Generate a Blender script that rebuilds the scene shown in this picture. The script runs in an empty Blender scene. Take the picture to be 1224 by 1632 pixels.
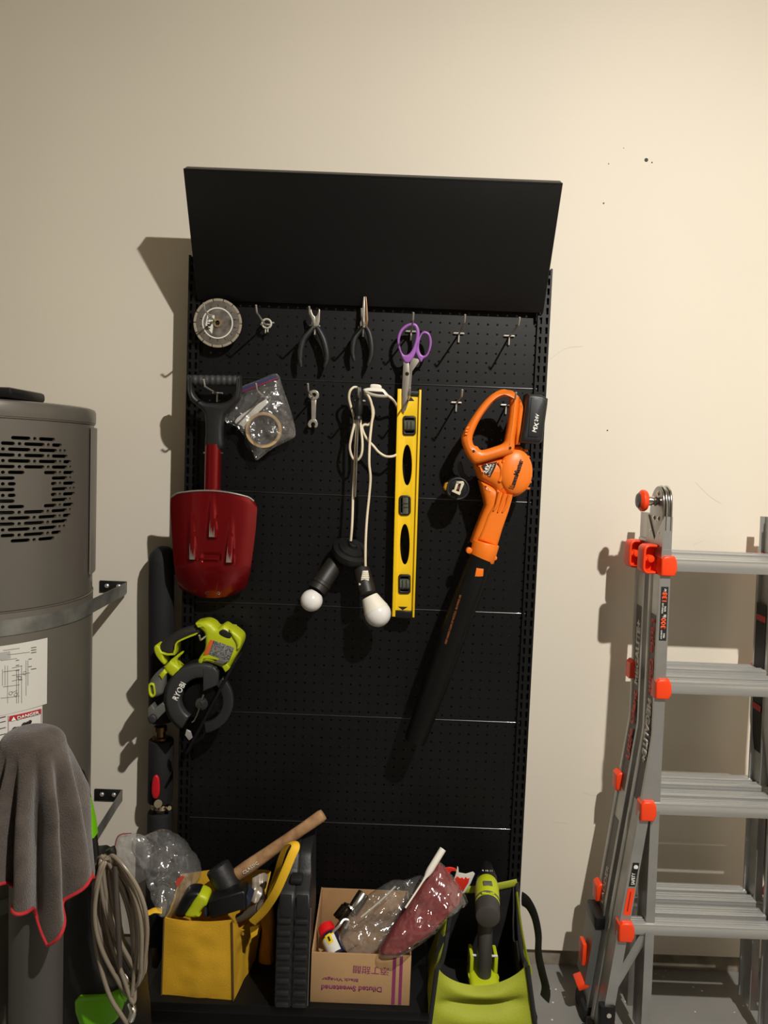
import bpy, bmesh, math, random
from mathutils import Vector, Matrix, noise

# ------------------------------------------------------------------ camera, light, exposure
SC = bpy.context.scene
COL = SC.collection
RAD = math.radians
W, H, F = 1224.0, 1632.0, 1226.0
PITCH, ROLL = 4.0, 2.2
CAM_POS = Vector((0.0, -2.16, 1.47))
ROT = Matrix.Rotation(RAD(90 - PITCH), 3, 'X') @ Matrix.Rotation(RAD(ROLL), 3, 'Z')
cam_data = bpy.data.cameras.new('camera')
cam_data.sensor_fit = 'VERTICAL'
cam_data.sensor_height = 24.0
cam_data.lens = 24.0 * F / H
cam_data.clip_start = 0.02
cam = bpy.data.objects.new('camera', cam_data)
cam.matrix_world = Matrix.Translation(CAM_POS) @ ROT.to_4x4()
COL.objects.link(cam)
SC.camera = cam

world = bpy.data.worlds.new('world')
world.use_nodes = True
world.node_tree.nodes['Background'].inputs[0].default_value = (0.9, 0.85, 0.75, 1)
world.node_tree.nodes['Background'].inputs[1].default_value = 0.02
SC.world = world


def downlight(name, loc, aim, power, size, colour):
    d = bpy.data.lights.new(name, 'AREA')
    d.shape = 'DISK'
    d.size = size
    d.energy = power
    d.color = colour
    o = bpy.data.objects.new(name, d)
    o.location = loc
    o.rotation_euler = Vector(aim).to_track_quat('-Z', 'Y').to_euler()
    COL.objects.link(o)
    return o


downlight('ceiling_downlight', (0.90, -2.16, 3.06), (0.0, .17, -.985), 114, 0.055, (1.0, 0.955, 0.885))

vs = SC.view_settings
vs.view_transform = 'Standard'
vs.look = 'None'
vs.gamma = 1.0
vs.use_curve_mapping = False
vs.exposure = 0.0
SC.cycles.use_denoising = True
SC.cycles.max_bounces = 10
SC.cycles.transparent_max_bounces = 16

# ------------------------------------------------------------------ placing
def ray(px, py):
    return ROT @ Vector(((px - W / 2) / F, -(py - H / 2) / F, -1.0))


def P(px, py, d):
    """point of the picture at the distance d in front of the wall (plane y = -d)"""
    r = ray(px, py)
    t = (-d - CAM_POS.y) / r.y
    return CAM_POS + r * t


def PZ(px, py, z):
    r = ray(px, py)
    t = (z - CAM_POS.z) / r.z
    return CAM_POS + r * t


def PX(px, py, x):
    r = ray(px, py)
    t = x / r.x
    return CAM_POS + r * t


def unit(px, py, d):
    """metres per photo pixel there"""
    return (P(px + 1, py, d) - P(px, py, d)).length


def zp(pts, zx, zy, s):
    """zoomed-crop coordinates to photo pixels"""
    return [(zx + a / s, zy + b / s) for a, b in pts]


def lin(c):
    c = c / 255.0
    return c / 12.92 if c <= 0.04045 else ((c + 0.055) / 1.055) ** 2.4


# ------------------------------------------------------------------ materials
MATS = {}


def M(name, rgb=(128, 128, 128), rough=0.5, metal=0.0, var=0.0, vscale=8.0, bump=0.0, bscale=60.0,
      coat=0.0, stretch=None, rvar=0.0, sheen=0.0, rgb2=None, spec=0.5, emit=0.0):
    if name in MATS:
        return MATS[name]
    m = bpy.data.materials.new(name)
    m.use_nodes = True
    nt = m.node_tree
    b = nt.nodes['Principled BSDF']
    col = tuple(lin(c) for c in rgb) + (1,)
    b.inputs['Base Color'].default_value = col
    b.inputs['Roughness'].default_value = rough
    b.inputs['Metallic'].default_value = metal
    b.inputs['Specular IOR Level'].default_value = spec
    b.inputs['Coat Weight'].default_value = coat
    if sheen:
        b.inputs['Sheen Weight'].default_value = sheen
    tc = nt.nodes.new('ShaderNodeTexCoord')
    mp = nt.nodes.new('ShaderNodeMapping')
    nt.links.new(tc.outputs['Object'], mp.inputs[0])
    if stretch:
        mp.inputs['Scale'].default_value = stretch
    nz = nt.nodes.new('ShaderNodeTexNoise')
    nz.inputs['Scale'].default_value = vscale
    nz.inputs['Detail'].default_value = 5
    nt.links.new(mp.outputs[0], nz.inputs['Vector'])
    if var or rgb2:
        mx = nt.nodes.new('ShaderNodeMix')
        mx.data_type = 'RGBA'
        c2 = tuple(lin(c) for c in rgb2) + (1,) if rgb2 else tuple(max(0, x * (1 - var)) for x in col[:3]) + (1,)
        mx.inputs[6].default_value = col
        mx.inputs[7].default_value = c2
        rp = nt.nodes.new('ShaderNodeValToRGB')
        rp.color_ramp.elements[0].position = 0.35
        rp.color_ramp.elements[1].position = 0.68
        nt.links.new(nz.outputs[0], rp.inputs[0])
        nt.links.new(rp.outputs[0], mx.inputs[0])
        nt.links.new(mx.outputs[2], b.inputs['Base Color'])
    if rvar:
        mr = nt.nodes.new('ShaderNodeMapRange')
        mr.inputs[3].default_value = max(0.02, rough - rvar)
        mr.inputs[4].default_value = min(1.0, rough + rvar)
        nt.links.new(nz.outputs[0], mr.inputs[0])
        nt.links.new(mr.outputs[0], b.inputs['Roughness'])
    if bump:
        n2 = nt.nodes.new('ShaderNodeTexNoise')
        n2.inputs['Scale'].default_value = bscale
        n2.inputs['Detail'].default_value = 4
        nt.links.new(mp.outputs[0], n2.inputs['Vector'])
        bp = nt.nodes.new('ShaderNodeBump')
        bp.inputs['Strength'].default_value = bump
        bp.inputs['Distance'].default_value = 0.003
        nt.links.new(n2.outputs[0], bp.inputs['Height'])
        nt.links.new(bp.outputs[0], b.inputs['Normal'])
    if emit:
        b.inputs['Emission Color'].default_value = col
        b.inputs['Emission Strength'].default_value = emit
    MATS[name] = m
    return m


def film(name, haze=0.05, tint=(235, 235, 235), rough=0.10, bump=0.8, bscale=45):
    """thin clear plastic: mostly see-through, glossy, a little milky"""
    if name in MATS:
        return MATS[name]
    m = bpy.data.materials.new(name)
    m.use_nodes = True
    nt = m.node_tree
    nt.nodes.remove(nt.nodes['Principled BSDF'])
    out = nt.nodes['Material Output']
    tr = nt.nodes.new('ShaderNodeBsdfTransparent')
    tr.inputs[0].default_value = (0.95, 0.95, 0.95, 1)
    gl = nt.nodes.new('ShaderNodeBsdfGlossy')
    gl.inputs['Roughness'].default_value = rough
    df = nt.nodes.new('ShaderNodeBsdfDiffuse')
    df.inputs[0].default_value = tuple(lin(c) for c in tint) + (1,)
    lw = nt.nodes.new('ShaderNodeLayerWeight')
    lw.inputs[0].default_value = 0.35
    m1 = nt.nodes.new('ShaderNodeMixShader')
    m2 = nt.nodes.new('ShaderNodeMixShader')
    m1.inputs[0].default_value = haze
    mr = nt.nodes.new('ShaderNodeMapRange')
    mr.inputs[3].default_value = 0.08
    mr.inputs[4].default_value = 0.55
    tc = nt.nodes.new('ShaderNodeTexCoord')
    nz = nt.nodes.new('ShaderNodeTexNoise')
    nz.inputs['Scale'].default_value = bscale
    nz.inputs['Detail'].default_value = 3
    nz.inputs['Distortion'].default_value = 1.2
    bp = nt.nodes.new('ShaderNodeBump')
    bp.inputs['Strength'].default_value = bump
    bp.inputs['Distance'].default_value = 0.006
    L = nt.links.new
    L(tc.outputs['Object'], nz.inputs['Vector'])
    L(nz.outputs[0], bp.inputs['Height'])
    L(bp.outputs[0], gl.inputs['Normal'])
    L(bp.outputs[0], lw.inputs['Normal'])
    L(lw.outputs['Facing'], mr.inputs[0])
    L(tr.outputs[0], m1.inputs[1])
    L(df.outputs[0], m1.inputs[2])
    L(mr.outputs[0], m2.inputs[0])
    L(m1.outputs[0], m2.inputs[1])
    L(gl.outputs[0], m2.inputs[2])
    L(m2.outputs[0], out.inputs[0])
    MATS[name] = m
    return m


# ------------------------------------------------------------------ objects
WORLD_LOC = {}


def tag(o, label=None, cat=None, group=None, kind=None):
    if label:
        o['label'] = label
    if cat:
        o['category'] = cat
    if group:
        o['group'] = group
    if kind:
        o['kind'] = kind
    return o


def thing(name, label, cat, loc, group=None):
    o = bpy.data.objects.new(name, None)
    o.empty_display_size = 0.05
    COL.objects.link(o)
    o.location = loc
    WORLD_LOC[o.name] = Vector(loc)
    return tag(o, label, cat, group)


def add(name, bm, mat, parent=None, smooth=40, label=None):
    """link a bmesh (world coordinates) as ONE mesh object"""
    me = bpy.data.meshes.new(name)
    if parent is not None:
        org = WORLD_LOC[parent.name]
    else:
        vs_ = [v.co for v in bm.verts]
        org = Vector(((min(v.x for v in vs_) + max(v.x for v in vs_)) / 2,
                      (min(v.y for v in vs_) + max(v.y for v in vs_)) / 2, min(v.z for v in vs_)))
    bmesh.ops.translate(bm, vec=-org, verts=bm.verts)
    bm.normal_update()
    bm.to_mesh(me)
    bm.free()
    if smooth:
        for p in me.polygons:
            p.use_smooth = True
        me.set_sharp_from_angle(angle=RAD(smooth))
    mats = mat if isinstance(mat, (list, tuple)) else [mat]
    for m in mats:
        me.materials.append(m)
    o = bpy.data.objects.new(name, me)
    COL.objects.link(o)
    if parent is not None:
        o.parent = parent
        # children of a part keep the thing's origin
        if parent.type == 'EMPTY' or True:
            o.location = (0, 0, 0)
    else:
        o.location = org
    WORLD_LOC[o.name] = org
    if label:
        o['label'] = label
    return o


def copy_tree(o, loc=None, label=None, parent=None):
    c = o.copy()
    COL.objects.link(c)
    if parent is not None:
        c.parent = parent
    if loc is not None:
        c.location = loc
        WORLD_LOC[c.name] = Vector(loc)
    if label:
        c['label'] = label
    for ch in [x for x in o.children]:
        copy_tree(ch, None, None, c)
    return c


def BM():
    return bmesh.new()


def box(bm, c, s, rot=None, bev=0.0, seg=2):
    r = bmesh.ops.create_cube(bm, size=1.0)
    vv = r['verts']
    mt = Matrix.Translation(Vector(c)) @ (rot.to_4x4() if rot else Matrix.Identity(4)) @ Matrix.Diagonal((*s, 1))
    bmesh.ops.transform(bm, matrix=mt, verts=vv)
    if bev:
        es = list({e for v in vv for e in v.link_edges})
        bmesh.ops.bevel(bm, geom=es, offset=bev, segments=seg, profile=0.5, affect='EDGES', clamp_overlap=True)
    return bm


def frame_of(ax):
    ax = Vector(ax).normalized()
    ref = Vector((0, 0, 1)) if abs(ax.z) < 0.9 else Vector((1, 0, 0))
    u = ref.cross(ax).normalized()
    return u, ax.cross(u).normalized(), ax


def lathe(bm, prof, org, axis, seg=24, cap=True, sx=1.0, sy=1.0, up=None):
    """prof: (radius, height along axis)"""
    u, v, ax = frame_of(axis)
    if up is not None:
        v = (Vector(up) - ax * Vector(up).dot(ax)).normalized()
        u = v.cross(ax).normalized()
    org = Vector(org)
    rings = []
    for r, h in prof:
        rings.append([bm.verts.new(org + ax * h + (u * math.cos(2 * math.pi * k / seg) * sx + v * math.sin(2 * math.pi * k / seg) * sy) * r)
                      for k in range(seg)])
    for a, b in zip(rings, rings[1:]):
        for k in range(seg):
            bm.faces.new((a[k], a[(k + 1) % seg], b[(k + 1) % seg], b[k]))
    if cap:
        if prof[0][0] > 1e-6:
            bm.faces.new(list(reversed(rings[0])))
        if prof[-1][0] > 1e-6:
            bm.faces.new(rings[-1])
    return bm


def cyl(bm, a, b, r0, r1=None, seg=16, bev=0.0):
    a, b = Vector(a), Vector(b)
    L = (b - a).length
    r1 = r0 if r1 is None else r1
    if bev:
        prof = [(r0 - bev, 0), (r0 - bev * .3, bev * .3), (r0, bev), (r1, L - bev), (r1 - bev * .3, L - bev * .3), (r1 - bev, L)]
    else:
        prof = [(r0, 0), (r1, L)]
    return lathe(bm, prof, a, b - a, seg)


def tube(bm, pts, rad, seg=8, closed=False, cap=True, flat=None, up=None):
    """sweep; rad a number or list; flat=(a,b) scales the section along normal/binormal"""
    pts = [Vector(p) for p in pts]
    n = len(pts)
    rads = rad if isinstance(rad, (list, tuple)) else [rad] * n
    tans = []
    for i in range(n):
        if closed:
            t = pts[(i + 1) % n] - pts[i - 1]
        else:
            t = pts[min(i + 1, n - 1)] - pts[max(i - 1, 0)]
        tans.append(t.normalized() if t.length > 1e-9 else Vector((0, 0, 1)))
    if up is not None:
        v = Vector(up)
    else:
        v = Vector((0, -1, 0)) if abs(tans[0].y) < 0.9 else Vector((0, 0, 1))
    v = (v - tans[0] * v.dot(tans[0])).normalized()
    fa, fb = flat or (1, 1)
    rings = []
    for i in range(n):
        t = tans[i]
        v = (Vector(up) if up is not None else v)
        v = v - t * v.dot(t)
        v = v.normalized() if v.length > 1e-6 else frame_of(t)[0]
        u = v.cross(t)
        rings.append([bm.verts.new(pts[i] + (u * math.cos(2 * math.pi * k / seg) * fa + v * math.sin(2 * math.pi * k / seg) * fb) * rads[i]) for k in range(seg)])
    m = n if closed else n - 1
    for i in range(m):
        a, b = rings[i], rings[(i + 1) % n]
        for k in range(seg):
            bm.faces.new((a[k], a[(k + 1) % seg], b[(k + 1) % seg], b[k]))
    if cap and not closed:
        bm.faces.new(list(reversed(rings[0])))
        bm.faces.new(rings[-1])
    return bm


def spl(pts, n=6, closed=False):
    """Catmull-Rom"""
    pts = [Vector(p) if len(p) == 3 else Vector((p[0], p[1], 0)) for p in pts]
    two = True
    out = []
    N = len(pts)
    rng = range(N) if closed else range(N - 1)
    for i in rng:
        if closed:
            p0, p1, p2, p3 = pts[i - 1], pts[i], pts[(i + 1) % N], pts[(i + 2) % N]
        else:
            p0, p1, p2, p3 = pts[max(i - 1, 0)], pts[i], pts[i + 1], pts[min(i + 2, N - 1)]
        for k in range(n):
            t = k / n
            out.append(0.5 * ((2 * p1) + (-p0 + p2) * t + (2 * p0 - 5 * p1 + 4 * p2 - p3) * t * t + (-p0 + 3 * p1 - 3 * p2 + p3) * t ** 3))
    if not closed:
        out.append(pts[-1])
    return out


def spl2(pts, n=5, closed=True):
    return [(v.x, v.y) for v in spl([(a, b, 0) for a, b in pts], n, closed)]


def ell2(cx, cy, rx, ry=None, n=24, a0=0.0):
    ry = rx if ry is None else ry
    return [(cx + rx * math.cos(a0 + 2 * math.pi * k / n), cy + ry * math.sin(a0 + 2 * math.pi * k / n)) for k in range(n)]


def rrect(x0, y0, x1, y1, r, n=4):
    out = []
    for cx, cy, a in ((x1 - r, y1 - r, 0), (x0 + r, y1 - r, 90), (x0 + r, y0 + r, 180), (x1 - r, y0 + r, 270)):
        for k in range(n + 1):
            t = RAD(a + 90 * k / n)
            out.append((cx + r * math.cos(t), cy + r * math.sin(t)))
    return out


def shape(bm, outline, holes, thick, bev, place):
    """2D outline with holes (u, v) -> bevelled plate, centred on w = 0; place(u, v, w) -> world"""
    cu = bpy.data.curves.new('tmp', 'CURVE')
    cu.dimensions = '2D'
    cu.fill_mode = 'BOTH'
    bev = min(bev, thick * 0.49)
    cu.extrude = max(thick / 2 - bev, 0)
    cu.bevel_depth = bev
    cu.bevel_resolution = 2 if bev > 0 else 0
    cu.offset = -bev
    for pl in [outline] + list(holes):
        sp = cu.splines.new('POLY')
        sp.points.add(len(pl) - 1)
        for p, (a, b) in zip(sp.points, pl):
            p.co = (a, b, 0, 1)
        sp.use_cyclic_u = True
    ob = bpy.data.objects.new('tmp', cu)
    me = bpy.data.meshes.new_from_object(ob)
    base = len(bm.verts)
    t = bmesh.new()
    t.from_mesh(me)
    bmesh.ops.remove_doubles(t, verts=t.verts, dist=1e-5)
    for v in t.verts:
        v.co = place(v.co.x, v.co.y, v.co.z)
    me2 = bpy.data.meshes.new('tmp2')
    t.to_mesh(me2)
    t.free()
    bm.from_mesh(me2)
    bpy.data.objects.remove(ob)
    bpy.data.curves.remove(cu)
    bpy.data.meshes.remove(me)
    bpy.data.meshes.remove(me2)
    return bm


def plate(bm, outline, df, thick, holes=(), bev=0.002, tilt=None):
    """outline in photo pixels on the plane at distance df (front face) from the wall, extruded back by thick"""
    q = [P(a, b, df) for a, b in outline]
    cx = sum(p.x for p in q) / len(q)
    cz = sum(p.z for p in q) / len(q)
    o2 = [(p.x - cx, p.z - cz) for p in q]
    h2 = [[(p.x - cx, p.z - cz) for p in (P(a, b, df) for a, b in h)] for h in holes]

    def place(u, v, w):
        y = -(df - thick / 2) - w
        if tilt:
            y -= tilt(u, v)
        return Vector((cx + u, y, cz + v))
    return shape(bm, o2, h2, thick, bev, place)


def text(name, s, org, xd, yd, width, height, mat, parent, ext=0.0004, bold=0.0, shear=0.0):
    """lettering filling a width x height box centred on org; xd along the line, yd up"""
    cu = bpy.data.curves.new('tmp', 'FONT')
    cu.body = s
    cu.size = 1.0
    cu.extrude = 0.0
    cu.offset = bold
    cu.shear = shear
    cu.align_x = 'LEFT'
    cu.resolution_u = 3
    ob = bpy.data.objects.new('tmp', cu)
    me = bpy.data.meshes.new_from_object(ob)
    bm = BM()
    bm.from_mesh(me)
    bpy.data.objects.remove(ob)
    bpy.data.curves.remove(cu)
    bpy.data.meshes.remove(me)
    if not bm.verts:
        return None
    xs = [v.co.x for v in bm.verts]
    ys = [v.co.y for v in bm.verts]
    x0, x1, y0, y1 = min(xs), max(xs), min(ys), max(ys)
    xd, yd = Vector(xd).normalized(), Vector(yd)
    yd = (yd - xd * yd.dot(xd)).normalized()
    nd = xd.cross(yd)
    g = bmesh.ops.extrude_face_region(bm, geom=list(bm.faces))
    up = [e for e in g['geom'] if isinstance(e, bmesh.types.BMVert)]
    ups = set(up)
    for v in bm.verts:
        a = ((v.co.x - x0) / (x1 - x0) - .5) * width
        b = ((v.co.y - y0) / max(y1 - y0, 1e-6) - .5) * height
        v.co = Vector(org) + xd * a + yd * b + nd * (ext if v in ups else 0)
    return add(name, bm, mat, parent, smooth=0)


def text_px(name, s, p0, p1, h, d, mat, parent, **k):
    """baseline-centre line from photo pixel p0 to p1, letter height h pixels, on the plane at distance d"""
    a, b = P(*p0, d), P(*p1, d)
    xd = (b - a)
    nrm = Vector((0, -1, 0))
    yd = nrm.cross(xd)
    return text(name, s, (a + b) / 2, xd, yd, xd.length, h * unit(*p0, d), mat, parent, **k)


def seg3(a, b, n):
    return [Vector(a).lerp(Vector(b), i / (n - 1)) for i in range(n)]


def grid(bm, nu, nv, fn, closed_u=False):
    vv = [[bm.verts.new(fn(i / (nu if closed_u else nu - 1), j / (nv - 1))) for i in range(nu)] for j in range(nv)]
    for j in range(nv - 1):
        for i in range(nu if closed_u else nu - 1):
            k = (i + 1) % nu
            bm.faces.new((vv[j][i], vv[j][k], vv[j + 1][k], vv[j + 1][i]))
    return vv


def solid(bm, t):
    """give an open sheet thickness"""
    bmesh.ops.recalc_face_normals(bm, faces=bm.faces)
    bmesh.ops.solidify(bm, geom=list(bm.faces), thickness=t)
    return bm


def nz(p, s=1.0, seed=0.0):
    return noise.noise(Vector(p) * s + Vector((seed * 7.1, seed * 3.7, seed * 1.3)))


# common materials
BLACK = M('black_powder_coat', (12, 12, 12), 0.45, spec=.28, bump=0.05, bscale=400)
BLACKP = M('black_plastic', (15, 15, 16), 0.42, spec=.4, bump=0.08, bscale=250)
RUBBER = M('dark_rubber', (20, 20, 21), 0.6, bump=0.15, bscale=120)
CHROME = M('chrome', (210, 208, 202), 0.18, 1.0)
STEEL = M('brushed_steel', (150, 148, 142), 0.35, 1.0, var=0.3, vscale=30)
ZINC = M('zinc_wire', (205, 202, 194), 0.3, 0.6)
ALU = M('aluminium', (176, 176, 174), 0.36, 0.72, var=0.18, vscale=14, stretch=(1, 1, 1), rvar=0.1)
ORANGE = M('blower_orange', (235, 118, 22), 0.42, var=0.06, vscale=20)
SAFETY = M('safety_orange', (240, 66, 20), 0.38)
LIME = M('tool_lime', (178, 190, 26), 0.42)
GREYP = M('dark_grey_plastic', (46, 46, 47), 0.5, bump=0.06, bscale=200)
MIDGREY = M('mid_grey_plastic', (92, 92, 88), 0.5)
WHITEP = M('white_plastic', (225, 220, 205), 0.4)
INK = M('black_ink', (14, 14, 14), 0.6)
INKW = M('white_ink', (228, 226, 218), 0.6)
PAPER = M('white_paper', (215, 212, 202), 0.7)

# ------------------------------------------------------------------ the garage shell
WALLM = M('painted_drywall', (222, 214, 198), 0.62, var=0.05, vscale=1.3, bump=0.10, bscale=35)
CONC = M('stem_wall_concrete', (150, 140, 124), 0.85, var=0.5, vscale=14, bump=0.5, bscale=40)


def floor_material():
    m = M('epoxy_floor', (128, 126, 122), 0.38, var=0.12, vscale=5, bump=0.06, bscale=120)
    nt = m.node_tree
    b = nt.nodes['Principled BSDF']
    src = b.inputs['Base Color'].links[0].from_socket
    tc = nt.nodes.new('ShaderNodeTexCoord')
    vo = nt.nodes.new('ShaderNodeTexVoronoi')
    vo.inputs['Scale'].default_value = 55
    nt.links.new(tc.outputs['Object'], vo.inputs['Vector'])
    n3 = nt.nodes.new('ShaderNodeTexNoise')
    n3.inputs['Scale'].default_value = 9
    nt.links.new(tc.outputs['Object'], n3.inputs['Vector'])
    ma = nt.nodes.new('ShaderNodeMath')
    ma.operation = 'MULTIPLY'
    ma.inputs[1].default_value = 0.30
    nt.links.new(n3.outputs[0], ma.inputs[0])
    lt = nt.nodes.new('ShaderNodeMath')
    lt.operation = 'LESS_THAN'
    nt.links.new(vo.outputs['Distance'], lt.inputs[0])
    nt.links.new(ma.outputs[0], lt.inputs[1])
    g2 = nt.nodes.new('ShaderNodeMath')
    g2.operation = 'GREATER_THAN'
    g2.inputs[1].default_value = 0.80
    sp = nt.nodes.new('ShaderNodeSeparateColor')
    nt.links.new(vo.outputs['Color'], sp.inputs[0])
    nt.links.new(sp.outputs[0], g2.inputs[0])
    mu = nt.nodes.new('ShaderNodeMath')
    mu.operation = 'MULTIPLY'
    nt.links.new(lt.outputs[0], mu.inputs[0])
    nt.links.new(g2.outputs[0], mu.inputs[1])
    mx = nt.nodes.new('ShaderNodeMix')
    mx.data_type = 'RGBA'
    mx.inputs[7].default_value = (.62, .6, .55, 1)
    nt.links.new(mu.outputs[0], mx.inputs[0])
    nt.links.new(src, mx.inputs[6])
    nt.links.new(mx.outputs[2], b.inputs['Base Color'])
    return m


def struct(name, bm, mat, parent=None):
    o = add(name, bm, mat, parent)
    if parent is None:
        o['kind'] = 'structure'
    return o


XL, XR, YF, ZC = -2.4, 2.6, -5.4, 3.6
wall = struct('wall_back', box(BM(), ((XL + XR) / 2, 0.05, (ZC + .052) / 2), (XR - XL, 0.10, ZC - .052)), WALLM)
struct('baseboard_back', box(BM(), ((XL + XR) / 2, 0.062, 0.026), (XR - XL, 0.10, 0.051)), CONC)
struct('floor', box(BM(), ((XL + XR) / 2, YF / 2, -0.05), (XR - XL, -YF + .2, 0.1)), floor_material())
struct('ceiling', box(BM(), ((XL + XR) / 2, YF / 2, ZC + .05), (XR - XL, -YF + .2, 0.1)), M('ceiling_paint', (214, 206, 190), .8))
struct('wall_left', box(BM(), (XL - .05, YF / 2, ZC / 2), (.1, -YF, ZC)), WALLM)
struct('wall_right', box(BM(), (XR + .05, YF / 2, ZC / 2), (.1, -YF, ZC)), WALLM)
struct('wall_front', box(BM(), ((XL + XR) / 2, YF - .05, ZC / 2), (XR - XL, .1, ZC)), M('garage_front', (150, 142, 128), .8))
# nail holes and scuffs in the back wall
for hx, hy, r in ((1030, 255, .0052), (1039, 259, .002), (962, 324, .0022), (994, 236, .0012), (970, 261, .0015), (968, 686, .002)):
    p = P(hx, hy, 0)
    add('nail_hole', lathe(BM(), [(r, -.0002), (r, .0006), (r * .5, .0004)], p, (0, -1, 0), 10), INK, wall)
SCUFF = M('scuff_grey', (206, 197, 180), .7)
for pts in ([(1108, 768), (1130, 790), (1150, 803)], [(868, 580), (900, 556), (930, 552)], [(880, 1310), (905, 1312)],
            [(928, 1262), (945, 1268), (958, 1266)], [(1105, 868), (1120, 862)]):
    bm = BM()
    tube(bm, [P(a, b, 0.0003) for a, b in spl2(pts, 4, False)], .0006, 4, flat=(1, .3), up=(0, -1, 0))
    add('scuff_mark', bm, SCUFF, wall)

# ------------------------------------------------------------------ the perforated shelving unit
PD = 0.080                      # distance of the panels' face from the wall
XC, PW = -0.060, 0.9144
ZS = [1.6702 + .3048 - .3048 * k for k in range(7)]      # panel seams, top to bottom
ZTOP = 1.985
unit_ = thing('pegboard_shelving_unit', 'tall black perforated metal shelving unit with low base shelf standing against beige wall',
              'shelving unit', (XC, -0.2, 0))
# one perforated panel, 36 x 12 holes
def panel_mesh():
    bm = BM()
    nx, nzr, st, r = 36, 12, .0254, .0030
    x0, z0 = XC - PW / 2, -.3048
    cv = {}

    def corner(i, j):
        if (i, j) not in cv:
            cv[i, j] = bm.verts.new((x0 + i * st, -PD, z0 + j * st))
        return cv[i, j]
    for i in range(nx):
        for j in range(nzr):
            c = [corner(i, j), corner(i + 1, j), corner(i + 1, j + 1), corner(i, j + 1)]
            cx, cz = x0 + (i + .5) * st, z0 + (j + .5) * st
            ring = [bm.verts.new((cx + r * math.cos(RAD(-135 + 45 * k)), -PD, cz + r * math.sin(RAD(-135 + 45 * k)))) for k in range(8)]
            back = [bm.verts.new((v.co.x, -PD + .003, v.co.z)) for v in ring]
            for k in range(4):
                a, b, d = ring[2 * k], ring[2 * k + 1], ring[(2 * k + 2) % 8]
                bm.faces.new((c[k], c[(k + 1) % 4], b))
                bm.faces.new((c[k], b, a))
                bm.faces.new((c[(k + 1) % 4], d, b))
            for k in range(8):
                bm.faces.new((ring[k], ring[(k + 1) % 8], back[(k + 1) % 8], back[k]))
    # rolled lips along the top and bottom edges
    for zz, s in ((0, 1), (-.3048, -1)):
        prof = [(0, 0), (.0012, .0008 * s), (.0030, .0010 * s), (.02, .0010 * s)]
        rows = [[bm.verts.new((x0 + t * PW, -PD + a, zz + b - .0012 * s)) for t in (0, 1)] for a, b in prof]
        for a, b in zip(rows, rows[1:]):
            bm.faces.new((a[0], a[1], b[1], b[0]))
    bmesh.ops.recalc_face_normals(bm, faces=bm.faces)
    return bm


SEAMM = M('panel_edge', (26, 26, 27), 0.24, spec=.7, coat=.4)
PANELM = M('pegboard_black', (14, 14, 15), 0.40, spec=.3, var=.25, vscale=3, bump=0.10, bscale=500)
me0 = None
for k in range(6):
    if me0 is None:
        bm = panel_mesh()
        bmesh.ops.translate(bm, vec=Vector((0, 0, ZS[0])), verts=bm.verts)
        p0 = add('perforated_panel', bm, PANELM, unit_, smooth=0)
        me0 = p0
    else:
        c = me0.copy()
        COL.objects.link(c)
        c.parent = unit_
        c.location = (0, 0, ZS[k] - ZS[0] - .0012 * k * 0)
for k in range(1, 6):
    bm = BM()
    tube(bm, [Vector((XC - PW / 2 + .001, -PD, ZS[k])), Vector((XC + PW / 2 - .001, -PD, ZS[k]))], .0021, 10)
    add('panel_edge', bm, SEAMM, unit_)
# slotted uprights
for sx in (-1, 1):
    xo = XC + sx * (PW / 2 + .0068)
    bm = BM()
    wu = .029
    yb, yf = -.030, -.088
    box(bm, (xo, (yb - .074) / 2, ZTOP / 2), (wu, -yb + .074 - .06 + .0, ZTOP))
    box(bm, (xo, -.052, ZTOP / 2), (wu - .003, .05, ZTOP - .002))
    for ox in (-.0138, 0, .0138):
        box(bm, (xo + ox, -.084, ZTOP / 2), (.0052 if ox else .0095, .012, ZTOP))
    zz = .16
    while zz < ZTOP - .02:
        box(bm, (xo, -.084, zz), (wu - .002, .0112, .008))
        zz += .0254
    add('upright', bm, BLACK, unit_)
# base shelf: deck, front kick plate, brackets
DECKZ, DECKD, DW = 0.150, 0.404, PW + .035
add('base_deck', box(BM(), (XC, -(DECKD + .084) / 2, DECKZ - .012), (DW, DECKD - .084, .024), bev=.003), BLACK, unit_)
add('kick_plate', box(BM(), (XC, -DECKD + .035, (DECKZ - .024) / 2), (DW - .04, .004, DECKZ - .026)), BLACK, unit_)
for sx in (-1, 1):
    add('base_bracket', box(BM(), (XC + sx * (PW / 2 + .008), -.22, .062), (.024, .30, .124), bev=.004), BLACK, unit_)

# tilted upper shelf
sh = thing('tilted_metal_shelf', 'plain black metal shelf tilted steeply upward at the top of the perforated unit', 'shelf', P(590, 480, .12))
bl, br = P(314, 479, .100), P(868, 498, .100)
zb = (bl.z + br.z) / 2
tl, tr = P(292, 268, .262), P(895, 292, .262)
zt = (tl.z + tr.z) / 2
x0, x1 = (bl.x + tl.x) / 2, (br.x + tr.x) / 2
up = Vector((0, -.262 + .100, zt - zb))
L = up.length
un = up.normalized()
nn = Vector((1, 0, 0)).cross(un).normalized()      # pointing towards the viewer and down
if nn.y > 0:
    nn = -nn
rot = Matrix((Vector((1, 0, 0)), un, nn)).transposed()
mid = Vector(((x0 + x1) / 2, -.100, zb)) + up * .5
SHM = M('shelf_black', (14, 14, 14), 0.42, spec=.3, bump=.06, bscale=300, rvar=.08, vscale=3)
add('shelf_plate', box(BM(), mid - nn * .003, (x1 - x0, L, .003 * 2), rot=rot, bev=.0015), SHM, sh)
add('front_lip', box(BM(), mid + un * (L / 2 - .004) - nn * .017, (x1 - x0, .006, .034), rot=rot, bev=.0025), SHM, sh)
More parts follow.
